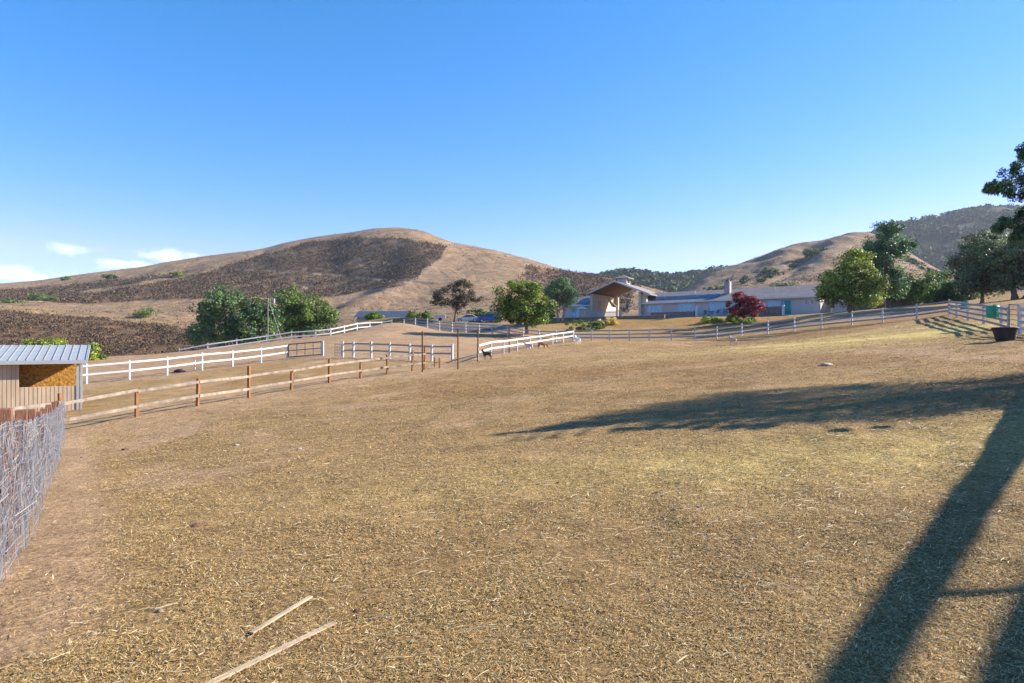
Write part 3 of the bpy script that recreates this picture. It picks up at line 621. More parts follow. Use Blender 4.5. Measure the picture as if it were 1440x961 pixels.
for k, (px, Y, bl, lf, lab) in enumerate([
    (1270, 92, [(1268, 412, 26, 16), (1290, 402, 22, 18), (1282, 418, 26, 10)], 'leaf_dark', 'dark green bush with bright top right of the tall pine'),
    (1318, 96, [(1315, 400, 24, 19), (1330, 408, 20, 18), (1308, 416, 24, 11)], 'leaf_green', 'bright topped green bush between the tall pine and the oak'),
    (1345, 92, [(1345, 408, 18, 14), (1352, 417, 16, 10)], 'leaf_sage', 'grey green bush tucked against the left edge of the oak')]):
    b = gp(px, Y); tree('large_bush', lab, b, [relb(*q[:2], b, q[2], q[3]) for q in bl], lf, 110, 13000, .28, seed=41+k, cr=.85, trunk_r=.14, cat='bush')
b = gp(1381, 76)
tree('oak_tree', 'wide dark oak on a slim trunk beyond the corner of the fence', b,
     [relb(1392, 350, b, 36, 22), relb(1370, 372, b, 30, 24), relb(1398, 385, b, 40, 22), relb(1362, 395, b, 22, 17), relb(1385, 405, b, 26, 9)],
     'leaf_oak', 230, 26000, .26, 'bark', .22, seed=47, cr=.85, inner=.4)
b = gp(1434, 72)
tree('oak_tree', 'spreading oak with thick forked trunk at the right edge behind the fence', b,
     [relb(1430, 360, b, 34, 24), relb(1465, 355, b, 40, 30), relb(1440, 390, b, 40, 16), relb(1490, 385, b, 40, 24), relb(1415, 395, b, 16, 14)],
     'leaf_oak', 250, 28000, .26, 'bark', .42, seed=53, cr=.85, inner=.4, forks=2, trunk_top=4.0)
b = gp(1041, 90)
tree('red_maple', 'small dark red maple in front of the house', b,
     [relb(1046, 420, b, 16, 9), relb(1038, 430, b, 15, 10), relb(1062, 434, b, 15, 7), relb(1030, 438, b, 8, 5), relb(1045, 441, b, 20, 6), relb(1055, 424, b, 12, 8)],
     'leaf_red', 90, 11000, .20, 'bark', .10, seed=59, cr=.5, inner=.35, forks=2, trunk_top=2.2)
b = gp(1040, 89)
tree('shrub', 'low dark shrub growing at the foot of the red maple', b, [(0, -.4, .4, 1.9, 1, .5), (1.4, -.4, .3, .9, .8, .4)], 'leaf_dark', 24, 2500, .16, seed=61, cr=.35, trunk_r=.04, cat='shrub')
for k, (px, Y, w_, h_, lf, lab) in enumerate([
    (998, 93, 1.9, .45, 'leaf_yel', 'bright yellow green low shrub on the bank left of the red maple'),
    (1030, 92, .8, .5, 'leaf_yel', 'small yellow green shrub just left of the red maple trunk'),
    (852, 103, 2.3, .8, 'leaf_straw', 'clump of dry yellow stems on the bank below the open porch'),
    (812, 97, 2.1, 1.0, 'leaf_dark', 'dark rounded shrub under the bank near the end of the white fence'),
    (837, 100, 1.6, .8, 'leaf_dark', 'second dark shrub under the bank, right of its larger neighbour')]):
    b = gp(px, Y); tree('shrub', lab, b, [(0, 0, h_*.7, w_, w_*.6, h_), (w_*.6, .2, h_*.5, w_*.5, w_*.5, h_*.7)], lf, 34, 3600, .17, seed=71+k, cr=.38, trunk_r=.04, cat='shrub')
for k, (px, Y, w_, h_, py, lf, lab) in enumerate([
    (527, 124, 14, 5, 445, 'leaf_green', 'flat topped bright green bush against the barn'),
    (579, 124, 9, 7, 445, 'leaf_yel', 'round green bush at the right end of the barn'),
    (598, 124, 8, 6.5, 446, 'leaf_dark', 'round dark bush to the right of the barn')]):
    b = gp(px, Y); tree('bush', lab, b, [relb(px, py, b, w_, h_), relb(px+w_*.4, py+3, b, w_*.6, h_*.8), relb(px-w_*.3, py+4, b, w_*.6, h_*.7)], lf, 50, 6000, .24, seed=81+k, cr=.55, trunk_r=.1, cat='bush')
for k, (px, Y, w_, h_, py, lab) in enumerate([(66, 62, 34, 8, 486, 'yellow green bush peeping over the shelter roof'), (128, 62, 17, 16, 500, 'yellow green bush behind the right end of the shelter')]):
    x = at(px, Y); b = (x, Y, g1(x, Y)); tree('bush', lab, b, [relb(px, py, b, w_, h_), relb(px+4, py+12, b, w_*.9, h_)], 'leaf_yel', 60, 8000, .17, seed=91+k, cr=.5, trunk_r=.06, cat='bush')
def hillbush(H, px, py, rx, rz, lf, lab, seed, n=3000):
    x, Y, z = on_hill(H, px, py); k = Y/F; b = (x, Y, z-.3)
    r = rs(seed); bl = [(rx*k*(r.rand()*1.2-.6), rx*k*(r.rand()-.5), rz*k*(.55+.5*r.rand()), rx*k*.6, rx*k*.5, rz*k*.8) for _ in range(4)]
    tree('hill_bush', lab, b, bl, lf, 50, n, max(.3, 1.5*k), seed=seed, cr=rz*k*.5, trunk_r=.15, cat='bush')
for k, a in enumerate([
    (HL, 196, 446, 20, 8, 'leaf_dark', 'lone dark round bush beside the dirt track on the hillside'),
    (HL, 18, 427, 17, 5, 'leaf_dark', 'dark bush on the hillside at the left edge of the view'),
    (HL, 58, 423, 18, 6, 'leaf_dark', 'long dark bush on the hillside, second from the left edge'),
    (HL, 142, 427, 14, 4, 'leaf_sage', 'low grey green bush on the hillside above the dirt track'),
    (HL, 91, 394, 7, 3, 'leaf_dark', 'tiny dark bush on the skyline of the left ridge'),
    (HL, 153, 393, 11, 4, 'leaf_dark', 'dark bush under the left ridge skyline, left one of a pair'),
    (HL, 178, 391, 11, 4, 'leaf_dark', 'dark bush under the left ridge skyline, right one of a pair'),
    (HL, 257, 388, 12, 3, 'leaf_yel', 'yellow green bush in the dark scrub of the left ridge'),
    (HR, 1080, 385, 12, 6, 'leaf_oak', 'round dark bush on the grassy hill above the chimney'),
    (HR, 1138, 361, 14, 6, 'leaf_oak', 'dark bush in a fold high on the grassy hill'),
    (HR, 1104, 405, 22, 5, 'leaf_sage', 'long grey green bush low on the grassy hill just above the house roof'),
    (HR, 1008, 410, 15, 5, 'leaf_sage', 'dark bush on the grassy hill above the solar panels')]):
    hillbush(*a, 200+k)

# the big tree at the right, mostly outside the picture: its leaves hang in at the top right, its shadow crosses the pasture
b = (12.6, 14.2, g1(12.6, 14.2)); root = empty('foreground_tree', b, 'leafy branches hanging in from the near tree at the right edge', 'tree'); r = rs(77)
mb = MB()
mb.tube([(0, 0, -.3), (.05, 0, .6), (.1, .05, 1.8), (.25, .1, 3.0), (.45, .2, 4.1), (.6, .2, 4.9)], [.36, .28, .25, .18, .11, .05], 12)
zb = b[2]
def wp(x, y, h): return (x-b[0], y-b[1], g1(x, y)+h-zb)
def ground_at(px, py):
    Y = np.linspace(1.2, 40, 4000); p = 480.5-gz(at(px, Y), Y)/Y*F; Yh = float(Y[np.argmax(p < py)]); return np.array((at(px, Yh), Yh, g1(at(px, Yh), Yh)))
def caster(px, py, x):          # the point at distance x to the right whose shade falls on that bit of ground
    G = ground_at(px, py); return G+SDIR*(x-G[0])/SDIR[0]-np.array(b)
limb = [(.05, 0, .5)]+[tuple(caster(px, py, x)) for px, py, x in [(1452, 560, 12.5), (1405, 650, 12.2), (1340, 745, 11.9), (1270, 850, 11.6), (1215, 935, 11.3), (1150, 1060, 11.0), (1080, 1200, 10.8)]]
mb.tube(limb, [.24, .18, .145, .125, .115, .11, .10, .07], 12)
q1 = caster(1300, 838, 11.75); mb.tube([q1, caster(1380, 836, 12.2), caster(1470, 828, 12.9)], [.06, .05, .045], 8)
mb.tube([q1, caster(1200, 838, 11.3)], [.03, .008], 6)
cl = []
def br(p, q, r0): mb.tube([p, (np.array(p)+np.array(q))/2+np.array([0, 0, .15]), q], [r0, r0*.6, r0*.25], 7)
def sp(px, py, Y): x = at(px, Y); return (x-b[0], Y-b[1], (480.5-py)/F*Y-b[2])
for px, py, w_, h_, Y in [(1437, 215, 6, 9, 13.6), (1428, 238, 10, 9, 13.4), (1414, 262, 12, 8, 13.2), (1400, 268, 10, 7, 13.1), (1440, 255, 14, 12, 13.5), (1430, 275, 12, 7, 13.3), (1392, 262, 6, 5, 13.0),
                          (1436, 306, 10, 8, 13.6), (1420, 312, 12, 6, 13.4), (1436, 326, 12, 7, 13.6), (1409, 318, 8, 6, 13.3), (1425, 334, 10, 5, 13.4), (1462, 240, 20, 24, 13.8), (1468, 315, 20, 18, 13.8), (1490, 275, 24, 40, 14)]:
    Y += 2.2; p = np.array(sp(px, py, Y)); k_ = Y/F
    for q in range(7): cl.append((p+r.normal(size=3)*np.array((w_, w_, h_))*k_*.55, (w_+h_)*k_*.36))
    e = np.array(sp(1500, py-22, 16.0)); mb.tube([e, (e+p)/2+np.array((0, 0, .06)), p], [.035, .022, .006], 6)
for py in (218, 250, 300): br((.25, .1, 3.0), sp(1500, py, 16.0), .06)
for px, py, hh in [(782, 601, 2.5), (810, 597, 4.5), (850, 591, 7), (890, 586, 10), (930, 581, 14), (970, 578, 17), (1010, 575, 21), (1050, 573, 23), (1100, 572, 25), (1150, 570, 26), (1200, 568, 26), (1250, 566, 25), (1300, 563, 25), (1350, 558, 23), (1400, 553, 22), (1450, 548, 24), (880, 603.5, 1.5), (915, 602.5, 2.2), (950, 602, 2), (985, 602, 1.5), (1030, 601, 2.5), (1070, 600, 3), (1180, 606, 1.5), (1240, 601, 1.2)]:
    def cst(yy): G = ground_at(px, yy); return caster(px, yy, max(13.1, .90*(G[1]-.2126*G[0])/(1-.90*.2126)))
    c0 = cst(py); c1 = cst(py-hh); c2 = cst(py+hh)
    for k in range(int(6+2.3*hh)):
        t_ = r.rand(); e = (c1*t_+c2*(1-t_)) if t_ else c0; m_ = min(.34, .06+np.linalg.norm(c1-c2)*.13)
        cl.append((e+SDIR*r.normal()*.35, m_))
    br((.1, .1, max(1.5, c0[2]-.6)), c0, .03)
q2 = [caster(1505, 740, 12.9), caster(1484, 810, 12.8), caster(1456, 875, 12.6), caster(1428, 940, 12.3), caster(1395, 1030, 12.0)]
mb.tube([limb[1]]+q2, [.10, .09, .10, .11, .11, .08], 10)
C = np.array([c for c, _ in cl]); S = np.array([s for _, s in cl])*1.12; nl = 110
d = r.normal(size=(len(C), nl, 3)); d /= np.linalg.norm(d, axis=-1, keepdims=True)
P = (C[:, None]+d*r.rand(len(C), nl, 1)**.5*S[:, None, None]).reshape(-1, 3)
quads(P, np.full(len(P), .07), d.reshape(-1, 3), 5, 'crown', 'leaf_pine', parent=root, asp=.4)
mb.build('trunk', M['bark'], root, True)

# ------------------------------------------------------------------ fences
def fence(name, label, pts, ph, rails, pm, rm, pw=.11, rw=.035, rh=.13, side=1, jit=0, px=True, mid=0, skip=(), rr_=0, cat='fence', capped=False, seed=0, drop_last=False):
    Q = W(pts) if px else list(pts); r = random.Random(seed)
    base = (Q[0][0], Q[0][1], g1(*Q[0])); root = empty(name, base, label, cat)
    full = []
    for i, q in enumerate(Q):
        full.append(q)
        if i < len(Q)-1:
            for k in range(mid): full.append((q[0]+(Q[i+1][0]-q[0])*(k+1)/(mid+1), q[1]+(Q[i+1][1]-q[1])*(k+1)/(mid+1)))
    P = [np.array((x-base[0], y-base[1], g1(x, y)-base[2])) for x, y in full]
    for i, p in enumerate(P):
        h = ph*(1+jit*(r.random()-.5)); mb = MB(); lx = jit*.12*(r.random()-.5); ly = jit*.12*(r.random()-.5)
        u = P[min(i+1, len(P)-1)]-P[max(i-1, 0)]; u = np.array((u[0], u[1], 0)); u /= np.linalg.norm(u); v = np.array((-u[1], u[0], 0))
        w_ = np.array((lx, ly, 1)); mb.box(p+w_*(h-.2)/2, (pw, pw, h+.2), u, v, w_/np.linalg.norm(w_))
        if capped: mb.add([p+u*a*pw*.62+v*b_*pw*.62+np.array((0, 0, h+.002)) for a, b_ in ((-1, -1), (1, -1), (1, 1), (-1, 1))]+[p+np.array((0, 0, h+pw*.45))], [(3, 2, 1, 0), (0, 1, 4), (1, 2, 4), (2, 3, 4), (3, 0, 4)])
        mb.build('post', M[pm], root, bevel=.006 if pw > .08 else 0)
    for i in range(len(P)-1):
        if i in skip: continue
        for h in rails:
            a, b_ = P[i], P[i+1]; u = b_-a; L_ = np.linalg.norm(u); u /= L_; v = np.array((-u[1], u[0], 0)); v /= np.linalg.norm(v)
            off = v*side*(pw/2+rw/2+.003); j1 = jit*.15*(r.random()-.5); j2 = jit*.15*(r.random()-.5); gap = .006
            mb = MB(); A_ = a+off+u*gap+np.array((0, 0, h+j1)); B_ = b_+off-u*gap+np.array((0, 0, h+j2))
            if rr_: mb.tube([A_, (A_+B_)/2, B_], [rr_, rr_, rr_], 8)
            else: mb.beam(A_, B_, rw, rh)
            mb.build('rail', M[rm], root)
    return root
fence('post_and_rail_fence', 'weathered two rail fence on orange brown posts running across the left side of the pasture', brown[:], 1.27, [.42, .98], 'wood', 'rail', .11, .045, .11, -1, .45, seed=3)
fence('white_fence', 'white two rail fence beyond the brown one, running from the shelter to the grey gate', [(40, 40), (122, 42.4), (182, 44), (235, 46.5), (284, 49), (327, 52), (367, 55), (404, 58)], 1.32, [.62, 1.2], 'white', 'white', .11, .04, .12, -1, capped=True)
fence('white_fence', 'long white two rail fence climbing along the far side of the arena', [(252, 80), (292, 81), (333, 82.5), (375, 84), (410, 85), (444, 86), (465, 87), (484, 89), (502, 91), (520, 93), (537, 94.5), (551, 95)], 1.35, [.65, 1.22], 'white', 'white', .13, .045, .15, -1, capped=True)
fence('rail_fence', 'grey rail fence behind the long white arena fence', [(225, 88), (262, 89), (300, 90), (340, 91), (380, 92), (420, 93.5), (455, 95), (490, 98), (520, 101), (543, 104)], 1.25, [.35, .75, 1.15], 'greyw', 'greyw', .12, .04, .13)
fence('rail_fence', 'grey three rail lane fence from the barn gate to the short white fence', [(568, 95), (584, 93.5), (601, 92), (618, 90), (636, 88), (655, 86), (674, 84), (692, 82), (714, 80), (736, 78), (758, 76.5), (782, 75), (807, 73.4)], 1.3, [.38, .78, 1.18], 'whitew', 'greyw', .12, .04, .13, 1, .05)
fence('white_fence', 'white two rail fence climbing to the corner post beside the white goat', [(672, 48), (690, 52), (708, 56.5), (727, 60.5), (745, 64), (760, 66.5), (777, 69), (792, 71), (806, 72.6)], 1.2, [.62, 1.12], 'whitew', 'white', .11, .045, .15, -1)
farr = [(807, 72.9), (832, 72.5), (857, 72), (885, 71.8), (913, 71.5), (944, 71.2), (977, 70.8), (1008, 70), (1043, 68), (1080, 65.5), (1117, 63), (1155, 61.5), (1198, 60), (1241, 58), (1289, 56.5), (1335, 56)]
fence('rail_fence', 'long grey three rail fence between the pasture and the house', farr, 1.32, [.35, .75, 1.16], 'whitew', 'greyw', .12, .04, .14, 1, .06)
fence('rail_fence', 'grey four rail fence running from the far corner to the metal gate', [(1335, 55.6), (1345, 51), (1361, 46.5), (1383, 41), (1408, 36.3), (1418, 34.2)], 1.32, [.25, .58, .9, 1.2], 'whitew', 'greyw', .13, .04, .14, -1, .05)
fence('rail_fence', 'pale board fence panel right of the metal gate at the right edge', [(1434, 32), (1475, 30), (1530, 27)], 1.4, [.25, .58, .9, 1.2], 'whitew', 'whitew', .14, .04, .16, -1, .05)
fence('pen_fence', 'grey two rail pen fence with whitish posts in the middle of the arena', [(482, 54), (497, 53.6), (522, 52.9), (548, 52.2), (576, 51.2), (607, 50.2), (636, 49.2)], 1.33, [.6, 1.15], 'whitew', 'greyw', .14, .045, .13, 1, .1)
fence('pen_fence', 'short pair of low stakes beside the tall poles', [(611, 41), (618, 40)], .62, [.3], 'wood', 'rail', .07, .03, .04, seed=5)
fence('fence', 'dark slatted fence far behind the oaks at the right', [(1345, 100), (1365, 98), (1385, 96), (1405, 95), (1430, 94), (1460, 93)], 1.3, [.4, .8, 1.2], 'whitew', 'greyw', .12, .04, .14)
def gate(label, a, b_, h, bars, vert, m, z0=.15, rad=.025, name='gate'):
    x0, y0 = at(*a), a[1]; x1, y1 = at(*b_), b_[1]; A_ = np.array((x0, y0, g1(x0, y0))); B_ = np.array((x1, y1, g1(x1, y1))); root = empty(name, A_, label, 'gate')
    D = B_-A_; up = np.array((0, 0, 1.))
    f = MB(); f.tube([up*z0, up*h], rad, 8); f.tube([D+up*z0, D+up*h], rad, 8); f.tube([up*h, D+up*h], rad, 8); f.tube([up*z0, D+up*z0], rad, 8); f.build('gate_frame', M[m], root)
    for k in range(1, bars): z = z0+(h-z0)*k/bars; MB().tube([up*z, D+up*z], rad*.7, 6).build('bar', M[m], root)
    for k in range(1, vert): q = D*k/vert; MB().tube([q+up*z0, q+up*h], rad*.7, 6).build('upright', M[m], root)
    return root
gate('dark pipe gate at the near right corner of the fence', (1419, 34), (1432, 32.2), 1.45, 5, 1, 'darkg')
gate('dark grey two rail gate closing the gap at the end of the near white fence', (406, 58), (452, 58), 1.3, 2, 4, 'darkg', rad=.05)
gate('small square mesh gate leaning at the left end of the pen fence', (471, 55), (480, 54.3), 1.15, 4, 3, 'darkg', rad=.022)
gate('pale gate in the far fence in front of the barn', (552, 95), (567, 95), 1.25, 3, 2, 'darkg', rad=.035)
def post_thing(name, label, px, Y, h, w_, m, cat='post', group=None, wbot=0):
    x = at(px, Y); o = MB().box((0, 0, h/2-.1), (w_, w_, h+.2)).build(name, M[m]); o.location = (x, Y, g1(x, Y)); return tag(o, label, cat, group)
post_thing('wooden_pole', 'tall thin brown pole at the end of the brown fence', 594, 37.5, 2.4, .085, 'wood', 'pole', 'tall thin poles around the pasture corner')
post_thing('wooden_pole', 'tall thin brown pole standing alone in the pasture corner, middle of three', 644, 38, 2.4, .08, 'wood', 'pole', 'tall thin poles around the pasture corner')
post_thing('wooden_pole', 'tall brown pole with a pale foot where the right hand white fence starts', 672, 46, 2.35, .09, 'wood', 'pole', 'tall thin poles around the pasture corner')
post_thing('wooden_post', 'stout pale post at the right end of the grey gate', 453.5, 58, 1.38, .2, 'whitew')
post_thing('wooden_post', 'rust coloured pole in front of the white fence below the green tree', 716, 58, 2.3, .1, 'wood')
post_thing('fence_post', 'white marker post standing in the arena behind the near white fence', 274, 50.5, .75, .07, 'white')

# wire fence at the left
def along(t):
    Pw = np.array(wirepts); s = np.r_[0, np.cumsum(np.hypot(*np.diff(Pw, axis=0).T))]; return np.interp(t, s, Pw[:, 0]), np.interp(t, s, Pw[:, 1]), s[-1]
_, _, WL = along(0)
x0, y0, _ = along(0); root = empty('wire_fence', (x0, y0, g1(x0, y0)), 'slack whitish wire mesh fence on reddish posts in the left foreground', 'fence'); B0 = np.array((x0, y0, g1(x0, y0)))
r = rs(15); mb = MB()
nrm = np.array((.84, .54, 0))
for layer, (off, rad, dv) in enumerate([(0, .0028, .085), (-.06, .0024, .11), (.05, .0022, .14)]):
    def wpnt(t, h):
        x, y, _ = along(t); wob = .045*(fbm(np.array([t*1.3]), np.array([h*2.2]), 100+layer, 2)[0]); wz = .035*fbm(np.array([t*1.1]), np.array([h]), 120+layer, 2)[0]
        k = off*(1-.6*h)+wob*1.6
        return np.array((x, y, g1(x, y)+h+wz+.02))+nrm*k-B0
    t = 0
    while t < WL:
        hh = 1.16+.03*r.rand(); dt = .06*r.normal(); mb.tube([wpnt(min(WL, max(0, t+dt*(q/5.)**2+.02*r.normal())), hh*q/5.) for q in range(6)], rad, 3, False)
        t += dv*(.7+.6*r.rand())*(1+t/22)
    for h in ([.04, .14, .25, .37, .5, .64, .78, .92, 1.02, 1.1, 1.17] if layer == 0 else [.1, .3, .55, .8, 1.12]):
        mb.tube([wpnt(q, h+.012*r.normal()) for q in np.arange(0, WL, .28)], rad*.9, 3, False)
for k in range(160):      # loose kinked strands
    t0 = r.rand()**1.5*WL; h0 = r.rand()*1.0; off = .03*r.normal(); 
    pts = []
    for q in range(5): x, y, _ = along(np.clip(t0+.05*q*r.normal(), 0, WL)); pts.append(np.array((x, y, g1(x, y)+np.clip(h0+.09*q, 0, 1.15)))+nrm*(off+.04*r.normal())-B0)
    mb.tube(pts, .0022, 3, False)
mb.build('wire_mesh', M['wire'], root)
for i, t in enumerate([.35, 1.2, 2.3, 3.6, 4.4, 6.2, 7.8, 10, 12.6, 15.6, 19.0]):
    x, y, _ = along(t); w_ = .1+.02*r.rand(); h = 1.2+.12*r.rand()
    p = np.array((x, y, g1(x, y)))-nrm*(.13 if i != 1 else .2)-B0; lx = .03*r.normal()
    MB().box(p+np.array((0, 0, h/2-.1)), (w_, w_, h+.2), (.84, .54, 0), (-.54, .84, 0), (lx, 0, 1)).build('post', M['redwood'], root, bevel=.006)
x, y = -5.6, 6.6; o = MB().lathe([(.13, 0), (.135, .01), (.17, .32), (.18, .33), (.175, .35), (.16, .345), (.12, .03)], n=18).build('bucket', M['bluebkt'], smooth=True); o.location = (x, y, g1(x, y)+.02); o.rotation_euler = (.2, .1, 0)
tag(o, 'blue plastic bucket standing behind the wire fence', 'bucket')

# stable shelter at the left
sx, sy = at(112, 28.4), 28.4; sz = g1(sx, sy); T = np.array((-.85, -.527)); root = empty('horse_shelter', (sx, sy, sz), 'beige plank horse shelter with pale metal roof behind the wire fence', 'shelter', rz=math.atan2(T[1], T[0])+PI)
# local: -x runs along the wall to the left, -y is the front, y towards the back
def lw(mb, x0, x1, z0, z1, y0=0, y1=.06): return mb.bx(x0, x1, y0, y1, z0, z1)
wm = MB(); lw(wm, -8, -2.15, -.2, 2.08); lw(wm, -2.15, -.12, -.2, 1.05); wm.build('front_wall', M['plywood'], root)
gm = MB()
for k in range(54):
    x = -.3-.15*k
    if x > -2.15: gm.bx(x-.006, x+.006, -.006, .002, -.1, 1.04)
    else: gm.bx(x-.006, x+.006, -.006, .002, -.1, 2.06)
gm.build('siding_groove', M['groove'], root)
MB().bx(-8, -.1, 3.2, 3.26, -.2, 2.68).build('back_wall', M['dimwood'], root)
MB().bx(-8.0, -7.94, .06, 3.2, -.2, 2.2).build('side_wall', M['plywood'], root)
MB().bx(-5.5, .0, 1.0, 1.03, -.1, 2.36).build('strand_board', M['hay'], root)
MB().bx(-5.6, -5.52, .08, 3.1, -.1, 2.1).build('partition', M['dimwood'], root)
cm = MB(); cm.bx(-.12, 0, -.03, .09, -.25, 2.1); cm.bx(.03, .09, -.05, .01, -.25, 2.08); cm.build('corner_post', M['galv'], root)
MB().bx(-.12, 0, 3.04, 3.16, -.25, 2.6).build('rear_post', M['galv'], root)
rf = MB(); sl_ = .62/3.9
def rz(y): return 2.2+(y+.4)*sl_*1.0
rf.add([(-8.3, -.4, rz(-.4)), (.28, -.4, rz(-.4)), (.28, 3.6, rz(3.6)), (-8.3, 3.6, rz(3.6)), (-8.3, -.4, rz(-.4)-.03), (.28, -.4, rz(-.4)-.03), (.28, 3.6, rz(3.6)-.03), (-8.3, 3.6, rz(3.6)-.03)], [(0, 1, 2, 3), (7, 6, 5, 4), (0, 4, 5, 1), (1, 5, 6, 2), (2, 6, 7, 3), (3, 7, 4, 0)])
ro = rf.build('roof', M['galv'], root)
sm_ = MB()
for k in range(29):
    x = .24-.3*k; sm_.beam((x, -.4, rz(-.4)+.016), (x, 3.6, rz(3.6)+.016), .018, .03)
sm_.build('roof_seam', M['greyw'], ro)
MB().bx(-8.3, .3, -.44, -.403, 2.04, 2.19).build('fascia', M['galv'], root)
MB().beam((.296, -.4, rz(-.4)-.05), (.296, 3.6, rz(3.6)-.05), .026, .12).build('rake_trim', M['galv'], root)

# ------------------------------------------------------------------ ranch house
hz = 4.05
house = empty('ranch_house', (HA[0], HA[1], hz), 'long low grey ranch house with solar panels and tall open gabled porch', 'house', rz=math.atan2(HU[1], HU[0]))
# local x along the front (0 = left end of the main wing), local y to the back (front faces -y)
EV = 2.62
wm = MB(); wm.bx(0, 29, 0, 9, -.5, EV); wm.build('main_wall', M['stucco'], house)
def gable_roof(x0, x1, y0, y1, ze, zr, m, name, parent, t=.18, ends=True):
    ym = (y0+y1)/2; mb = MB(); e = t
    P = [(x0, y0, ze), (x1, y0, ze), (x1, ym, zr), (x0, ym, zr), (x0, y1, ze), (x1, y1, ze)]
    Q = [(a, b_, c-e) for a, b_, c in P]
    mb.add(P+Q, [(0, 1, 2, 3), (3, 2, 5, 4), (7, 6, 9, 8), (8, 9, 10, 11), (0, 6, 7, 1), (4, 5, 11, 10), (0, 3, 9, 6), (3, 4, 10, 9), (1, 7, 8, 2), (2, 8, 11, 5)])
    return mb.build(name, m, parent)
rf = gable_roof(-.4, 29.6, -.7, 9.7, EV+.02, EV+2.05, M['roof'], 'roof', house)
mb = MB(); mb.add([(29, 0, EV), (29, 9, EV), (29, 4.5, EV+1.75), (28.9, 0, EV), (28.9, 9, EV), (28.9, 4.5, EV+1.75)], [(0, 1, 2), (5, 4, 3)]); mb.build('gable_wall', M['stucco'], house)
MB().bx(-.3, 29.6, -.76, -.703, EV-.2, EV+.05).build('gutter', M['trim'], rf)
MB().bx(14, 14.9, 2.0, 2.8, EV+.8, EV+3.1).build('chimney', M['stone'], rf)
MB().bx(14.2, 14.7, 2.2, 2.6, EV+3.1, EV+3.45).build('chimney_pot', M['darkg'], rf)
slope = 2.03/5.2
for i, (x0, k) in enumerate([(1.3+1.15*i, 0) for i in range(9)]+[(11.2, .0), (12.35, 0)]):
    y0, y1 = .35, 2.15
    z0 = EV+.02+(y0+.7)*slope+.06; z1 = EV+.02+(y1+.7)*slope+.06; mb = MB()
    mb.add([(x0, y0, z0), (x0+1.0, y0, z0), (x0+1.0, y1, z1), (x0, y1, z1), (x0, y0, z0-.05), (x0+1.0, y0, z0-.05), (x0+1.0, y1, z1-.05), (x0, y1, z1-.05)], [(0, 1, 2, 3), (7, 6, 5, 4), (0, 4, 5, 1), (1, 5, 6, 2), (2, 6, 7, 3), (3, 7, 4, 0)])
    mb.build('solar_panel', M['solar'], house)
for x, h_ in [(.5, .5), (8.5, .6), (21.7, .5), (25.0, .45)]:
    MB().tube([(x, 3.2, EV+1.3), (x, 3.2, EV+1.6+h_*.6)], .07, 8).build('roof_vent', M['trim'], rf)
def window(x0, x1, z0, z1, nx, nz=1, y=-.002, glass='glass', par=house, name='window', fm='trim'):
    f = MB(); w_ = .07
    for a, b_, c, d in [(x0-w_, x1+w_, z1, z1+w_), (x0-w_, x1+w_, z0-w_, z0), (x0-w_, x0, z0, z1), (x1, x1+w_, z0, z1)]: f.bx(a, b_, y-.06, y, c, d)
    for k in range(1, nx): x = x0+(x1-x0)*k/nx; f.bx(x-.025, x+.025, y-.05, y-.012, z0, z1)
    for k in range(1, nz): z = z0+(z1-z0)*k/nz; f.bx(x0, x1, y-.048, y-.014, z-.02, z+.02)
    fo = f.build(name, M[fm], par); p = MB().bx(x0, x1, y-.011, y-.001, z0, z1).build('pane', M[glass], fo); return fo
window(1.3, 3.9, 1.05, 2.2, 4, 2); window(7.0, 9.8, .85, 2.3, 4, 3); window(12.2, 15.0, .05, 2.3, 3, 1, name='sliding_door')
window(16.5, 17.9, .9, 2.2, 2, 2); window(18.4, 20.6, .05, 2.25, 2, 1, name='sliding_door'); window(21.6, 23.9, 1.0, 2.2, 3, 1); window(24.0, 25.0, .1, 2.2, 1, 1, name='shutter_door', glass='teal')
window(27.0, 27.35, 1.5, 2.1, 1, 1, glass='glassd'); window(27.8, 28.15, 1.5, 2.1, 1, 1, glass='glassd')
# gabled porch: its own axis, turned a little from the main wing
PL = np.array((13.4, 115.5)); PA = -math.radians(30)
def porch(o, off=(0, 0, 0)):
    d = PL-HA; c, s_ = math.cos(-HZ0), math.sin(-HZ0); o.location = (d[0]*c-d[1]*s_, d[0]*s_+d[1]*c, 0); o.rotation_euler = (0, 0, PA-HZ0); return o
HZ0 = math.atan2(HU[1], HU[0])
gx0, gm_, gx1, gy0, gy1 = 0, 5.35, 11.8, 0, 12.6; zl_, zr_, zrt = 4.55, 6.65, 4.1
P = [(gx0, gy0, zl_), (gm_, gy0, zr_), (gx1, gy0, zrt), (gx0, gy1, zl_), (gm_, gy1, zr_), (gx1, gy1, zrt)]; Q = [(a, b_, c-.16) for a, b_, c in P]
mb = MB(); mb.add(P+Q, [(0, 1, 4, 3), (1, 2, 5, 4), (0, 6, 7, 1), (1, 7, 8, 2), (0, 3, 9, 6), (2, 8, 11, 5), (3, 4, 10, 9), (4, 5, 11, 10)]); pr = porch(mb.build('porch_roof', M['roof'], house))
mb = MB(); Q = [(a, b_, c-.163) for a, b_, c in P]; mb.add(Q, [(0, 3, 4, 1), (1, 4, 5, 2)]); mb.build('timber_ceiling', M['soffit'], pr)
mb = MB(); mb.beam((gx0, gy0-.03, zl_-.08), (gm_, gy0-.03, zr_-.08), .05, .26); mb.beam((gx1, gy0-.03, zrt-.08), (gm_, gy0-.03, zr_-.08), .05, .26); mb.build('verge_board', M['whitew'], pr)
def ceil(x): return (zl_+(zr_-zl_)*(x-gx0)/(gm_-gx0) if x < gm_ else zrt+(zr_-zrt)*(gx1-x)/(gx1-gm_))-.17
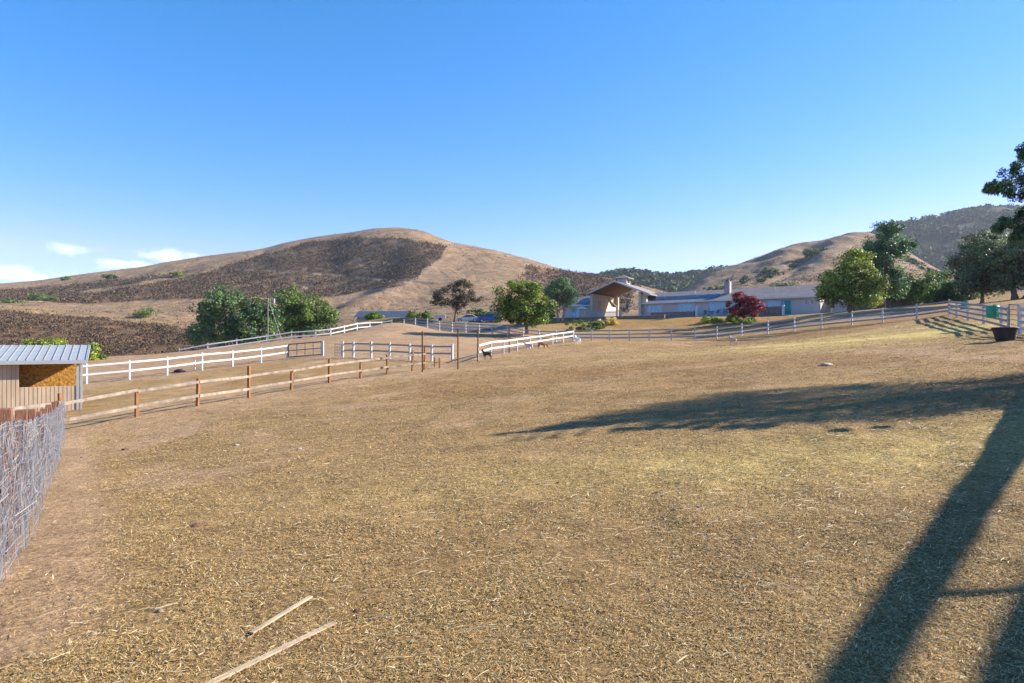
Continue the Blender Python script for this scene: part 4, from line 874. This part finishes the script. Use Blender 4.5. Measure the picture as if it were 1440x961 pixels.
porch(MB().bx(.55, .95, .5, 11.6, -.4, ceil(.55)-.02).build('porch_side_wall', M['stuccow'], house))
porch(MB().bx(.955, .99, 3.6, 4.7, 1.9, 3.3).build('narrow_window', M['glassd'], house))
porch(MB().bx(.6, 1.7, 11.61, 12.1, -.4, ceil(.6)-.05).build('rear_pillar', M['stuccow'], house))
porch(MB().bx(1.2, 2.6, 10.4, 11.5, -.3, .8).build('fireplace_base', M['stuccow'], house))
porch(MB().bx(9.6, 10.05, .5, 1.9, -.4, ceil(10.05)-.02).build('porch_pillar', M['stuccow'], house))
porch(MB().bx(10.06, 10.9, .9, 1.5, 2.4, ceil(10.9)-.02).build('pillar_bracket', M['stuccow'], house))
# left wing
MB().bx(-16.4, -9.7, 0, 8, -.5, 2.6).build('wing_wall', M['stucco'], house)
rf2 = gable_roof(-17.0, -9.62, -.6, 8.6, 2.68, 4.7, M['roof'], 'wing_roof', house)
MB().bx(-17, -9.64, -.65, -.603, 2.5, 2.72).build('gutter', M['trim'], rf2)
for i in range(3):
    x0 = -13.6+1.2*i; y0, y1 = .3, 2.8; z0 = 2.68+(y0+.6)*.44+.07; z1 = 2.68+(y1+.6)*.44+.07
    MB().add([(x0, y0, z0), (x0+1.12, y0, z0), (x0+1.12, y1, z1), (x0, y1, z1), (x0, y0, z0-.05), (x0+1.12, y0, z0-.05), (x0+1.12, y1, z1-.05), (x0, y1, z1-.05)], [(0, 1, 2, 3), (7, 6, 5, 4), (0, 4, 5, 1), (1, 5, 6, 2), (2, 6, 7, 3), (3, 7, 4, 0)]).build('solar_panel', M['solar'], house)
window(-14.6, -12.9, .05, 2.15, 2, 1, name='sliding_door'); window(-12.5, -11.5, .05, 2.1, 1, 1, name='glazed_door', glass='glassd')
# lantern tower behind the porch
def tower(o): d = np.array((20.4, 117.1))-HA; c, s_ = math.cos(-HZ0), math.sin(-HZ0); o.location = (d[0]*c-d[1]*s_, d[0]*s_+d[1]*c, 0); o.rotation_euler = (0, 0, PA-HZ0); return o
tw = tower(MB().bx(-.95, .95, -.95, .95, 6.42, 7.35).build('tower', M['stucco'], house))
MB().bx(.952, .99, -.6, .6, 6.6, 7.2).build('tower_window', M['glassd'], tw)
mb = MB(); mb.add([(-1.5, -1.5, 7.45), (1.5, -1.5, 7.45), (1.5, 1.5, 7.45), (-1.5, 1.5, 7.45), (0, 0, 8.1), (-1.5, -1.5, 7.33), (1.5, -1.5, 7.33), (1.5, 1.5, 7.33), (-1.5, 1.5, 7.33)], [(0, 1, 4), (1, 2, 4), (2, 3, 4), (3, 0, 4), (0, 5, 6, 1), (1, 6, 7, 2), (2, 7, 8, 3), (3, 8, 5, 0), (8, 7, 6, 5)]); mb.build('tower_roof', M['roof'], tw)
# terrace things (local frame of the house -> world)
def hw(s, q): p = HA+HU*s+HN*q; return float(p[0]), float(p[1])
HZR = math.atan2(HU[1], HU[0])
def hthing(name, label, cat, s, q, dz=0, group=None): x, y = hw(s, q); return empty(name, (x, y, g1(x, y)+dz), label, cat, group, HZR)
t = hthing('retaining_wall', 'low dark retaining wall along the edge of the house terrace', 'wall', 0, 5.2); mb = MB(); mb.bx(-19, 7, -.15, .15, -.6, .42); mb.build('wall', M['deckwood'], t); MB().bx(-19.05, 7.05, -.2, .2, .423, .50).build('coping', M['concrete'], t)
def pickets(label, s0, s1, q, h, step, m, z=.1):
    t = hthing('picket_fence', label, 'fence', s0, q); L_ = s1-s0
    MB().bx(0, L_, .03, .07, z+.15, z+.23).build('rail', M[m], t); MB().bx(0, L_, .03, .07, z+h-.25, z+h-.17).build('rail', M[m], t)
    k = 0; x = 0; n = int(L_/step)
    for k in range(n+1): MB().bx(k*step, k*step+.07, -.01, .027, z-.2, z+h).build('picket', M[m], t)
pickets('grey picket fence in front of the open porch', -9.6, -3.2, 2.6, 1.25, .16, 'whitew')
t = hthing('gate_pillar', 'short cream pillar at the right end of the picket fence', 'pillar', -2.7, 2.6); MB().bx(-.2, .2, -.2, .2, -.3, 1.45).build('shaft', M['stuccow'], t, bevel=.01); MB().bx(-.26, .26, -.26, .26, 1.453, 1.55).build('cap', M['trim'], t)
t = hthing('planter_wall', 'low brown board planter in front of the main wing', 'planter', 3.2, 2.4); MB().bx(0, 7.6, -.2, .2, -.3, .85).build('boards', M['deckwood'], t, bevel=.01); MB().bx(-.1, 7.7, -.26, .26, .853, .92).build('cap', M['greyw'], t)
t = hthing('pillar', 'white post at the right end of the brown planter', 'post', 11.2, 2.4); MB().bx(-.16, .16, -.16, .16, -.3, 1.35).build('shaft', M['trim'], t, bevel=.01); MB().lathe([(.2, 0), (.2, .08), (.1, .15), (.13, .3), (.02, .4)], (0, 0, 1.353), 10).build('finial', M['trim'], t)
def umbrella(label, s, q, w_, h, m, closed=False):
    t = hthing('patio_umbrella', label, 'umbrella', s, q); MB().tube([(0, 0, 0), (0, 0, h)], .04, 8).build('pole', M['trim'], t)
    MB().lathe([(.28, 0), (.28, .06), (.08, .1)], n=14).build('base', M['concrete'], t)
    if closed: MB().lathe([(.05, h-1.3), (.17, h-1.2), (.15, h-.5), (.05, h), (.01, h+.08)], n=10).build('canopy', M[m], t, True)
    else: MB().lathe([(w_, h-.45), (w_*1.0, h-.40), (w_*.75, h-.22), (w_*.4, h-.05), (.03, h+.03)], n=8).build('canopy', M[m], t)
umbrella('open white umbrella on the terrace left of the porch', -10.2, 3.2, 1.05, 2.3, 'cloth')
umbrella('closed white umbrella standing taller behind the open one', -9.0, 2.0, 1, 3.0, 'cloth', True)
umbrella('closed dark teal umbrella beside the right porch pillar', -2.0, 1.4, 1, 2.9, 'tealcloth', True)
def table_set(label, s, q):
    t = hthing('patio_table', label, 'table', s, q, .0); MB().lathe([(.6, .7), (.6, .74)], n=16).build('table_top', M['darkg'], t)
    for a in range(4): MB().tube([(.4*math.cos(a*PI/2+.7), .4*math.sin(a*PI/2+.7), 0), (.3*math.cos(a*PI/2+.7), .3*math.sin(a*PI/2+.7), .7)], .025, 6).build('leg', M['darkg'], t)
def chair(label, s, q, f, group='metal chairs on the terrace'):
    t = hthing('patio_chair', label, 'chair', s, q, 0, group); MB().bx(-.25, .25, -.25, .25, .42, .46).build('seat', M['darkg'], t); MB().bx(-.25, .25, .22*f-.02, .22*f+.02, .463, .95).build('backrest', M['darkg'], t)
    for a in (-1, 1):
        for b_ in (-1, 1): MB().tube([(a*.22, b_*.22, 0), (a*.22, b_*.22, .42)], .02, 6).build('leg', M['darkg'], t)
table_set('round dark patio table in front of the left sliding door', 13.2, 1.6); chair('dark metal chair left of the round patio table', 12.2, 1.6, 1); chair('dark metal chair right of the round patio table', 14.3, 1.6, 1)
def railing(label, s0, s1, q, h=1.0):
    t = hthing('railing', label, 'railing', s0, q); L_ = s1-s0
    MB().bx(0, L_, -.03, .03, h, h+.06).build('handrail', M['darkg'], t)
    n = int(L_/.45)
    for k in range(n+1): MB().tube([(k*.45, 0, -.2), (k*.45, 0, h)], .018, 6).build('baluster', M['darkg'], t)
railing('thin dark railing on the terrace between the sliding doors', 14.8, 20.2, 2.6)
t = hthing('low_wall', 'low brown wall with white end post in front of the right hand windows', 'wall', 20.6, 3.0); MB().bx(0, 4.0, -.15, .15, -.4, 1.3).build('wall', M['deckwood'], t); MB().bx(4.0, 4.3, -.18, .18, -.4, 1.5).build('end_post', M['trim'], t)
# board fence / outbuilding at the right of the house
x, y = hw(30.0, -1.5); t = empty('board_fence', (x, y, g1(x, y)), 'tall dark board fence joining the right end of the house', 'fence', rz=HZR+.35)
MB().bx(0, .12, 0, .12, -.4, 2.5).build('post', M['whitew'], t); MB().bx(.2, 2.2, 0, .06, -.4, 2.35).build('panel', M['stucco'], t)
for k in range(3): MB().bx(2.3+2.9*k, 2.3+2.9*k+2.8, 0, .06, -.6, 2.3-.1*k).build('panel', M['deckwood'], t)
x, y = hw(34.0, -5.5); t = empty('garden_shed', (x, y, g1(x, y)), 'low tan shed with a white window half hidden by the conifer', 'shed', rz=HZR+.3)
MB().bx(-2.5, 5, 0, 4, -.6, 2.7).build('wall', M['deckwood'], t); window(-.4, 1.3, 1.5, 2.3, 2, 1, par=t, glass='glassd'); gable_roof(-3, 5.5, -.5, 4.5, 2.75, 3.9, M['roof'], 'roof', t)

# ------------------------------------------------------------------ barn, vehicles and yard things
x, y = at(499, 138), 138.; bz = g1(x, y)+.85; t = empty('barn', (x, y, bz), 'low blue roofed barn at the foot of the hill beyond the arena', 'barn', rz=-.05)
MB().bx(.5, 12, 0, 6.5, -1, 2.1).build('wall', M['concrete'], t)
mb = MB(); mb.add([(.5, 0, 2.1), (.5, 6.5, 2.1), (.5, 3.2, 3.2), (.6, 0, 2.1), (.6, 6.5, 2.1), (.6, 3.2, 3.2)], [(2, 1, 0), (3, 4, 5)]); mb.build('gable_wall', M['stucco'], t)
gable_roof(0, 12.6, -.8, 7.2, 2.15, 3.5, M['barnroof'], 'roof', t, .12)
MB().bx(4.8, 7.8, -.03, -.002, -.5, 1.9).build('door', M['stuccow'], t); MB().bx(8.6, 11.6, -.03, -.002, -.5, 1.75).build('stall_dark_panel', M['glassd'], t)  # dark panel on the wall stands in for the shade inside a stall
MB().bx(0.1, 12.5, -.86, -.803, 1.95, 2.12).build('gutter', M['galv'], t)
def bin_(label, px, Y, m, w_=.6, h=1.05):
    x = at(px, Y); t = empty('wheelie_bin', (x, Y, g1(x, Y)), label, 'bin'); s = w_/.6
    V = [(-.24*s, -.27*s, 0), (.24*s, -.27*s, 0), (.24*s, .27*s, 0), (-.24*s, .27*s, 0), (-.3*s, -.35*s, h), (.3*s, -.35*s, h), (.3*s, .35*s, h), (-.3*s, .35*s, h)]
    MB().add(V, [(3, 2, 1, 0), (4, 5, 6, 7), (0, 1, 5, 4), (1, 2, 6, 5), (2, 3, 7, 6), (3, 0, 4, 7)]).build('bin_body', M[m], t, bevel=.02)
    MB().box((0, 0, h+.04), (.66*s, .76*s, .07)).build('lid', M[m], t, bevel=.02)
    for a in (-1, 1): MB().tube([(a*.3*s, .3*s, .1), (a*.24*s, .3*s, .1)], .1, 10).build('wheel', M['tyre'], t)
bin_('teal bin behind the far white fence left of the barn', 491, 98, 'teal', .8)
bin_('green bin beside the barn gate', 574.5, 98, 'green', .7)
bin_('teal bin beneath the bright green tree', 731, 112, 'teal', .9)
bin_('tall teal bin between the green tree and the pine', 767.5, 112, 'teal', .7, 1.4)
bin_('small teal bin behind the far right fence corner', 1356, 62, 'teal', .38, .7)
def car(label, px, Y, m, rz_, kind='suv'):
    x = at(px, Y); t = empty('parked_car', (x, Y, g1(x, Y)), label, 'car', 'cars parked beyond the arena', rz=rz_); H = 1.72 if kind == 'suv' else 1.45
    prof = [(-2.25, .35), (-2.3, .75), (-2.2, 1.0), (-1.15, 1.08), (-.55, H-.08), (-.3, H), (1.5, H), (1.85, H-.1), (2.2, 1.1), (2.27, .8), (2.25, .35)]
    if kind != 'suv': prof = [(-2.25, .3), (-2.3, .65), (-2.1, .85), (-1.1, .95), (-.4, H-.05), (.0, H), (1.0, H-.02), (1.7, 1.05), (2.2, .98), (2.28, .6), (2.25, .3)]
    mb = MB(); n = len(prof); sec = [(-.86, 1), (-.9, 1), (.9, 1), (.86, 1)]
    V = []
    for yy in (-1, 1):
        for a, z in prof: V.append((a, yy*(.9 if z < 1.1 else .9-.22*(z-1.1)/.6), z))
    mb.add(V, [tuple(range(n)), tuple(range(2*n-1, n-1, -1))]+[(i, i+n, (i+1) % n+n, (i+1) % n) for i in range(n)]); mb.build('body', M[m], t, bevel=.05)
    for sd in (-1, 1):
        w2 = MB(); yy = sd*.885
        if kind == 'suv': w2.add([(-.95, yy, 1.13), (1.95, yy, 1.13), (1.55, sd*.735, H-.14), (-.4, sd*.735, H-.14), (-.95, yy+sd*.012, 1.13), (1.95, yy+sd*.012, 1.13), (1.55, sd*.75, H-.14), (-.4, sd*.75, H-.14)], [(0, 1, 2, 3), (7, 6, 5, 4), (0, 4, 5, 1), (1, 5, 6, 2), (2, 6, 7, 3), (3, 7, 4, 0)])
        else: w2.add([(-.95, yy, 1.0), (1.55, yy, 1.05), (.95, sd*.80, H-.1), (-.2, sd*.80, H-.1), (-.95, yy+sd*.02, 1.0), (1.55, yy+sd*.02, 1.05), (.95, sd*.83, H-.1), (-.2, sd*.83, H-.1)], [(0, 1, 2, 3), (7, 6, 5, 4), (0, 4, 5, 1), (1, 5, 6, 2), (2, 6, 7, 3), (3, 7, 4, 0)])
        w2.build('window', M['glassd'], t)
        for xx in (-1.4, 1.4):
            wo = MB().tube([(xx, sd*.7, .35), (xx, sd*.93, .35)], .35, 18).build('wheel', M['tyre'], t); MB().tube([(xx, sd*.931, .35), (xx, sd*.945, .35)], .2, 12).build('rim', M['silver'], wo)
    return t
car('bright blue car parked left of the green tree', 688, 117, 'blue', .08)
car('silver car parked left of the blue car', 657, 121, 'silver', .1, 'sedan')
x, y = at(619, 118), 118.; t = empty('utility_trailer', (x, y, g1(x, y)), 'small white trailer parked right of the barn bushes', 'trailer', rz=.1)
MB().bx(-1.0, 1.0, -.6, .6, .4, 1.15).build('box', M['trim'], t, bevel=.04); MB().tube([(-1, 0, .45), (-1.7, 0, .4)], .05, 6).build('drawbar', M['darkg'], t)
for a in (-1, 1): MB().tube([(0, a*.62, .3), (0, a*.74, .3)], .3, 14).build('wheel', M['tyre'], t)
# utility pole
x, y = at(376.5, 93), 93.; t = empty('utility_pole', (x, y, g1(x, y)), 'grey utility pole with crossarm rising between the two left trees', 'utility pole'); ht = (480.5-413)/F*93-g1(x, y)
MB().tube([(0, 0, -.3), (0, 0, ht)], [.11, .08], 10).build('shaft', M['deckwood'], t); MB().box((.35, 0, ht-.35), (1.9, .10, .12)).build('crossarm', M['greyw'], t)
for a in (-.45, .0, .9, 1.2): MB().lathe([(.05, 0), (.07, .06), (.03, .14)], (a, 0, ht-.278), 8).build('insulator', M['darkg'], t)
MB().tube([(.95, -.1, ht-1.4), (.95, -.1, ht-.75)], .14, 10).build('transformer', M['galv'], t)
xg = at(400, 88); MB().tube([(.1, 0, ht-.8), (xg-x, -5, g1(xg, 88)-g1(x, y))], .022, 6).build('guy_wire', M['whitew'], t)

def depth(px, py):
    Y = np.linspace(2.5, 75, 3000); x = at(px, Y); p = 480.5-gz(x, Y)/Y*F; i = np.argmax(p < py); return float(Y[i])
# black tub, green barrel
y = depth(1413, 479.5); x = at(1413, y); z = g1(x, y); t = empty('water_tub', (x, y, z), 'large black rubber tub on the ground by the right hand fence', 'tub')
t.scale = (.82, .82, .82); MB().lathe([(.38, 0), (.40, .02), (.52, .5), (.55, .64), (.60, .66), (.60, .70), (.54, .71), (.50, .60), (.36, .05)], n=28).build('tub_body', M['tub'], t, True)
for a in (-1, 1): MB().tube([(a*.57, -.12, .62), (a*.68, -.1, .6), (a*.68, .1, .6), (a*.57, .12, .62)], .022, 8).build('handle', M['tub'], t)
for k in range(3): a = k*2.1; MB().tube([(.36*math.cos(a), .36*math.sin(a), -.12), (.36*math.cos(a), .36*math.sin(a), .02)], .05, 8).build('foot', M['tub'], t)
x, y = at(1392.5, 37.6), 37.4; z = g1(x, y)
t = empty('feed_barrel', (x, y, z+.62), 'green plastic barrel hung on the four rail fence', 'barrel'); r2 = MB(); r2.lathe([(.02, 0), (.28, .01), (.32, .06), (.33, .3), (.335, .34), (.33, .38), (.33, .6), (.31, .68), (.24, .72), (.02, .73)], n=24); r2.build('barrel_body', M['green'], t, True)
MB().lathe([(.1, 0), (.1, .05), (.02, .055)], (.12, 0, .722), 12).build('cap', M['green'], t)
MB().tube([(-.3, .1, .6), (-.36, .22, .62), (-.3, .4, .58)], .015, 6).build('strap', M['tub'], t)

# laths lying on the grass, stones and clods
def lath(label, p0, p1, wid):
    def gp2(px, py):
        Y = 4.0
        for _ in range(40): Y = max(1.5, (lambda z: -z/((py-480.5)/F))(g1(at(px, Y), Y)))*.6+Y*.4
        return np.array((at(px, Y), Y, g1(at(px, Y), Y)))
    a, b_ = gp2(*p0), gp2(*p1); c = (a+b_)/2; mb = MB(); u = b_-a; n = 6
    mb.beam(a-c+np.array((0, 0, .02)), b_-c+np.array((0, 0, .02)), wid, .010)
    o = mb.build('wooden_lath', M['lath'], bevel=.002); o.location = c; return tag(o, label, 'lath')
lath('long pale wooden lath lying on the grass at the bottom edge', (290, 969), (471, 880), .042)
lath('short pale wooden lath lying just above the longer one', (353, 895), (437, 843), .034)
def rock(label, px, Y, s, m='rock', seed=1, name='stone', flat=.5):
    r = rs(seed); import bmesh; bm = bmesh.new(); bmesh.ops.create_icosphere(bm, subdivisions=2, radius=s)
    for v in bm.verts: v.co = Vector((v.co.x*(1.3+.15*r.normal()), v.co.y*(1+.12*r.normal()), v.co.z*flat*(1+.12*r.normal())))
    me = bpy.data.meshes.new(name); bm.to_mesh(me); bm.free(); o = link(name, me, M[m]); x = at(px, Y); o.location = (x, Y, g1(x, Y)+s*flat*.4); tag(o, label, 'stone'); return o
rock('pale flat rock lying alone in the straw near the right fence', 1162, depth(1162, 514), .17, seed=3, flat=.38)
rock('small dark clod in the pasture below the brown fence', 176, depth(176, 633), .07, 'dimwood', 5)
rock('small pale stone in the pasture left of centre', 333, depth(333, 627), .05, 'rock', 6)
rock('small grey stone beyond the pale one in the left pasture', 421, depth(421, 632), .045, 'rock', 7)
rock('dark clod near the left bare soil', 277, depth(277, 741), .05, 'dimwood', 8)
rock('dark lump on the soil of the near white fenced arena', 252, 49.0, .3, 'tub', 9, 'stone', .6)

# ------------------------------------------------------------------ goats
def goat(label, px, Y, head, m, s=1.0, grazing=False, feet=None):
    x = at(px, Y); z = g1(x, Y)
    J = {'pel': ((-.32, 0, .56), .145), 'mid': ((0, 0, .53), .17), 'che': ((.28, 0, .55), .145), 'nk1': ((.40, 0, .66), .10), 'nk2': ((.47, 0, .76), .08), 'hd': ((.53, 0, .83), .075), 'mz': ((.67, 0, .76), .042), 'tl': ((-.43, 0, .64), .03), 'tl2': ((-.48, 0, .60), .018)}
    if grazing: J['nk1'] = ((.46, 0, .5), .08); J['nk2'] = ((.58, 0, .34), .06); J['hd'] = ((.64, 0, .24), .065); J['mz'] = ((.72, 0, .12), .038)
    E = [('pel', 'mid'), ('mid', 'che'), ('che', 'nk1'), ('nk1', 'nk2'), ('nk2', 'hd'), ('hd', 'mz'), ('pel', 'tl'), ('tl', 'tl2')]
    for sd, n in ((1, 'l'), (-1, 'r')):
        J['hk'+n] = ((-.30, sd*.1, .40), .065); J['ho'+n] = ((-.42, sd*.1, .24), .032); J['hs'+n] = ((-.38, sd*.1, .08), .024); J['hf'+n] = ((-.35, sd*.1, .015), .028)
        J['fe'+n] = ((.26, sd*.09, .38), .05); J['fk'+n] = ((.27, sd*.09, .22), .028); J['fs'+n] = ((.26, sd*.09, .07), .022); J['ff'+n] = ((.29, sd*.09, .015), .027)
        hx, _, hz_ = J['hd'][0]; J['ea'+n] = ((hx-.03, sd*.07, hz_+.04), .02); J['eb'+n] = ((hx-.06, sd*.16, hz_+.02), .016)
        J['ho1'+n] = ((hx-.04, sd*.025, hz_+.07), .014); J['ho2'+n] = ((hx-.12, sd*.03, hz_+.16), .007)
        E += [('pel', 'hk'+n), ('hk'+n, 'ho'+n), ('ho'+n, 'hs'+n), ('hs'+n, 'hf'+n), ('che', 'fe'+n), ('fe'+n, 'fk'+n), ('fk'+n, 'fs'+n), ('fs'+n, 'ff'+n), ('hd', 'ea'+n), ('ea'+n, 'eb'+n), ('hd', 'ho1'+n), ('ho1'+n, 'ho2'+n)]
    K = list(J); me = bpy.data.meshes.new('goat'); me.from_pydata([J[k][0] for k in K], [(K.index(a), K.index(b_)) for a, b_ in E], []); tmp = bpy.data.objects.new('goat_tmp', me); COL.objects.link(tmp)
    sk = tmp.modifiers.new('s', 'SKIN'); sv = me.skin_vertices[0].data
    for i, k in enumerate(K): sv[i].radius = (J[k][1],)*2; sv[i].use_root = (k == 'pel')
    ss = tmp.modifiers.new('u', 'SUBSURF'); ss.levels = 1; ss.render_levels = 1
    dg = bpy.context.evaluated_depsgraph_get(); dg.update(); nm = bpy.data.meshes.new_from_object(tmp.evaluated_get(dg)); nm.name = 'goat'; bpy.data.objects.remove(tmp)
    nm.polygons.foreach_set('use_smooth', [True]*len(nm.polygons)); nm.materials.clear(); o = link('goat', nm, M[m]); o.location = (x, Y, z); o.rotation_euler = (0, 0, head); o.scale = (s, s, s)
    return tag(o, label, 'goat', 'goats in the pasture')
goat('white goat standing in front of the fence corner post', 812.5, 66, 2.0, 'goatw', 1.0)
goat('white goat with brown head alone in the upper pasture', 1031, 61, 1.9, 'goatm', .95)
goat('dark grey goat at the start of the right hand white fence', 685, 48.5, 2.6, 'goatd', .85)
goat('rust brown goat grazing by the white fence', 762, 63, .3, 'goatb', .95, True)
goat('pale goat beside the white fence left of the rust brown one', 744, 61, 2.8, 'goatm', .9)

# ------------------------------------------------------------------ straw and dry grass on the pasture
r = rs(99); n = 1150000
u = r.rand(n); Yb = 2.3*np.exp(u*math.log(66/2.3)); keep = r.rand(n) < 1; Xb = (r.rand(n)*2-1)*.92*Yb
cl_ = fbm(Xb/.5, Yb/.5, 201, 3); cl2 = fbm(Xb/2.5, Yb/2.5, 203, 2)
soil = 1-sstep(.2, .95, segdist(Xb, Yb, wirepts)+.3*fbm(Xb/3, Yb/3, 20, 3))
inside = (Xb > np.interp(Yb, [p[1] for p in wirepts], [p[0] for p in wirepts])+.05)
keep = (r.rand(n) < np.clip(.72+.9*cl_+.35*cl2, .12, 1)) & (r.rand(n) > soilmask(Xb, Yb)*.86) & (r.rand(n) > .6*np.exp(-((Xb-22)/11)**2-((Yb-40)/7)**2)) & inside
bf = W(brown); bY = np.interp(Xb, [p[0] for p in bf], [p[1] for p in bf]); keep &= (Yb < bY) | (Xb > bf[-1][0])
rf_ = W([(644, 38.5), (672, 47), (745, 63), (807, 72)]); keep &= ~((Xb < rf_[-1][0]) & (Xb > -6) & (Yb > np.interp(Xb, [p[0] for p in rf_], [p[1] for p in rf_]))); ff_ = W(farr); keep &= ~((Xb > 5) & (Yb > np.interp(Xb, [p[0] for p in ff_], [p[1] for p in ff_])-.3))
keep &= ~((Yb > 36) & (Xb < -3)) & (r.rand(n) < 1-.55*sstep(20, 60, Yb))
Xb = Xb[keep]; Yb = Yb[keep]; n = len(Xb); Zb = gz(Xb, Yb)
Ln = (.011+.030*r.rand(n)**2.2)*(1+Yb/15); wd = (.0007+.0009*r.rand(n))*(1+Yb/6.5); a = r.rand(n)*2*PI; tilt = np.where(r.rand(n) < .22, r.rand(n)*.9, r.rand(n)*.25)
big = r.rand(n) < .012; Ln[big] *= 2.6; tilt[big] *= .15; wd[big] *= 1.3
dx = np.cos(a)*np.cos(tilt); dy = np.sin(a)*np.cos(tilt); dz = np.sin(tilt); px_, py_ = -np.sin(a), np.cos(a)
c = np.stack([Xb, Yb, Zb+.004+.014*r.rand(n)], -1); d = np.stack([dx, dy, dz], -1)*Ln[:, None]; s = np.stack([px_, py_, .3*r.normal(size=n)], -1)*wd[:, None]
bend = np.stack([.25*px_*Ln*r.normal(size=n), .25*py_*Ln*r.normal(size=n), -.12*Ln*dz], -1)
V = np.stack([c-s, c+s, c+d*.55+s*.8+bend*.4, c+d*.55-s*.8+bend*.4, c+d+bend], 1).reshape(-1, 3)
i = np.arange(n)*5; Fq = np.stack([i, i+1, i+2, i+3], -1); Ft = np.stack([i+3, i+2, i+4, i+4], -1)
me = bpy.data.meshes.new('straw'); nv = len(V)
lo = np.concatenate([np.stack([i, i+1, i+2, i+3], -1).ravel(), np.stack([i+3, i+2, i+4], -1).ravel()]).astype(np.int32)
st = np.concatenate([np.arange(n)*4, n*4+np.arange(n)*3]).astype(np.int32)
me.vertices.add(nv); me.vertices.foreach_set('co', V.astype(np.float32).ravel()); me.loops.add(len(lo)); me.loops.foreach_set('vertex_index', lo); me.polygons.add(len(st)); me.polygons.foreach_set('loop_start', st); me.update(calc_edges=True)
tag(link('dry_straw', me, M['straw']), kind='stuff')

# ------------------------------------------------------------------ the air
me = MB().bx(-2100, 2100, -2100, 2100, -13, 300); hm = bpy.data.materials.new('thin haze'); nt_, N_, L_ = nodes(hm)
o_ = N_.new('ShaderNodeOutputMaterial'); pv = N_.new('ShaderNodeVolumePrincipled'); pv.inputs['Color'].default_value = (.80, .88, 1, 1); pv.inputs['Density'].default_value = .00009; pv.inputs['Anisotropy'].default_value = .2
L_.new(pv.outputs[0], o_.inputs['Volume']); tag(me.build('haze', hm), kind='stuff')

# long pale straws lying in drifts, and small dark clods
r = rs(314); V = []; n = 0
for cx, cy, m_ in [(2.5, 7.5, 200), (5, 8.3, 260), (7, 9.2, 260), (9.5, 11.5, 200), (1.0, 5.6, 110), (3.5, 6.0, 140), (-.5, 6.8, 90), (4.5, 4.6, 90), (-1.6, 4.2, 70), (12, 16, 160), (17, 26, 160), (22, 38, 220)]:
    k_ = 1+cy/16
    for q in range(m_):
        gx_, gy_ = cx+r.normal()*1.3*k_, cy+r.normal()*.75*k_; L_ = (.03+.09*r.rand()**2)*k_; a = .25+.5*r.normal(); w_ = (.0010+.0011*r.rand())*k_;
        V.append((gx_, gy_, L_, a, w_))
V = np.array(V); zz = gz(V[:, 0], V[:, 1])+.016+.012*r.rand(len(V)); d = np.stack([np.cos(V[:, 3]), np.sin(V[:, 3]), .12*r.normal(size=len(V))], -1)*V[:, 2:3]; sd = np.stack([-np.sin(V[:, 3]), np.cos(V[:, 3]), .5+0*zz], -1)*V[:, 4:5]
c = np.stack([V[:, 0], V[:, 1], zz], -1); md = c+d*.5+np.stack([0*zz, 0*zz, .012*r.rand(len(V))], -1)
P = np.stack([c-sd, c+sd, md+sd, md-sd, c+d+sd*.6, c+d-sd*.6], 1).reshape(-1, 3); i = np.arange(len(V))*6
tag(link('long_straw', mesh_np('long_straw', P, np.concatenate([np.stack([i, i+1, i+2, i+3], -1), np.stack([i+3, i+2, i+4, i+5], -1)])), mat('pale straw', (.50, .42, .27), .7, .15, 3)), kind='stuff')
n = 380; Yc = 3*np.exp(r.rand(n)*math.log(16)); Xc = (r.rand(n)*1.6-.8)*Yc; ok = Xc > np.interp(Yc, [p[1] for p in wirepts], [p[0] for p in wirepts])+.3; ok &= Yc < np.where(Xc < -6, 22, 50); Xc = Xc[ok]; Yc = Yc[ok]
octa(np.stack([Xc, Yc, gz(Xc, Yc)+.006], -1), (.006+.014*r.rand(len(Xc))**3)*(1+Yc/14), 9, .6, 'soil_clods', 'clod')
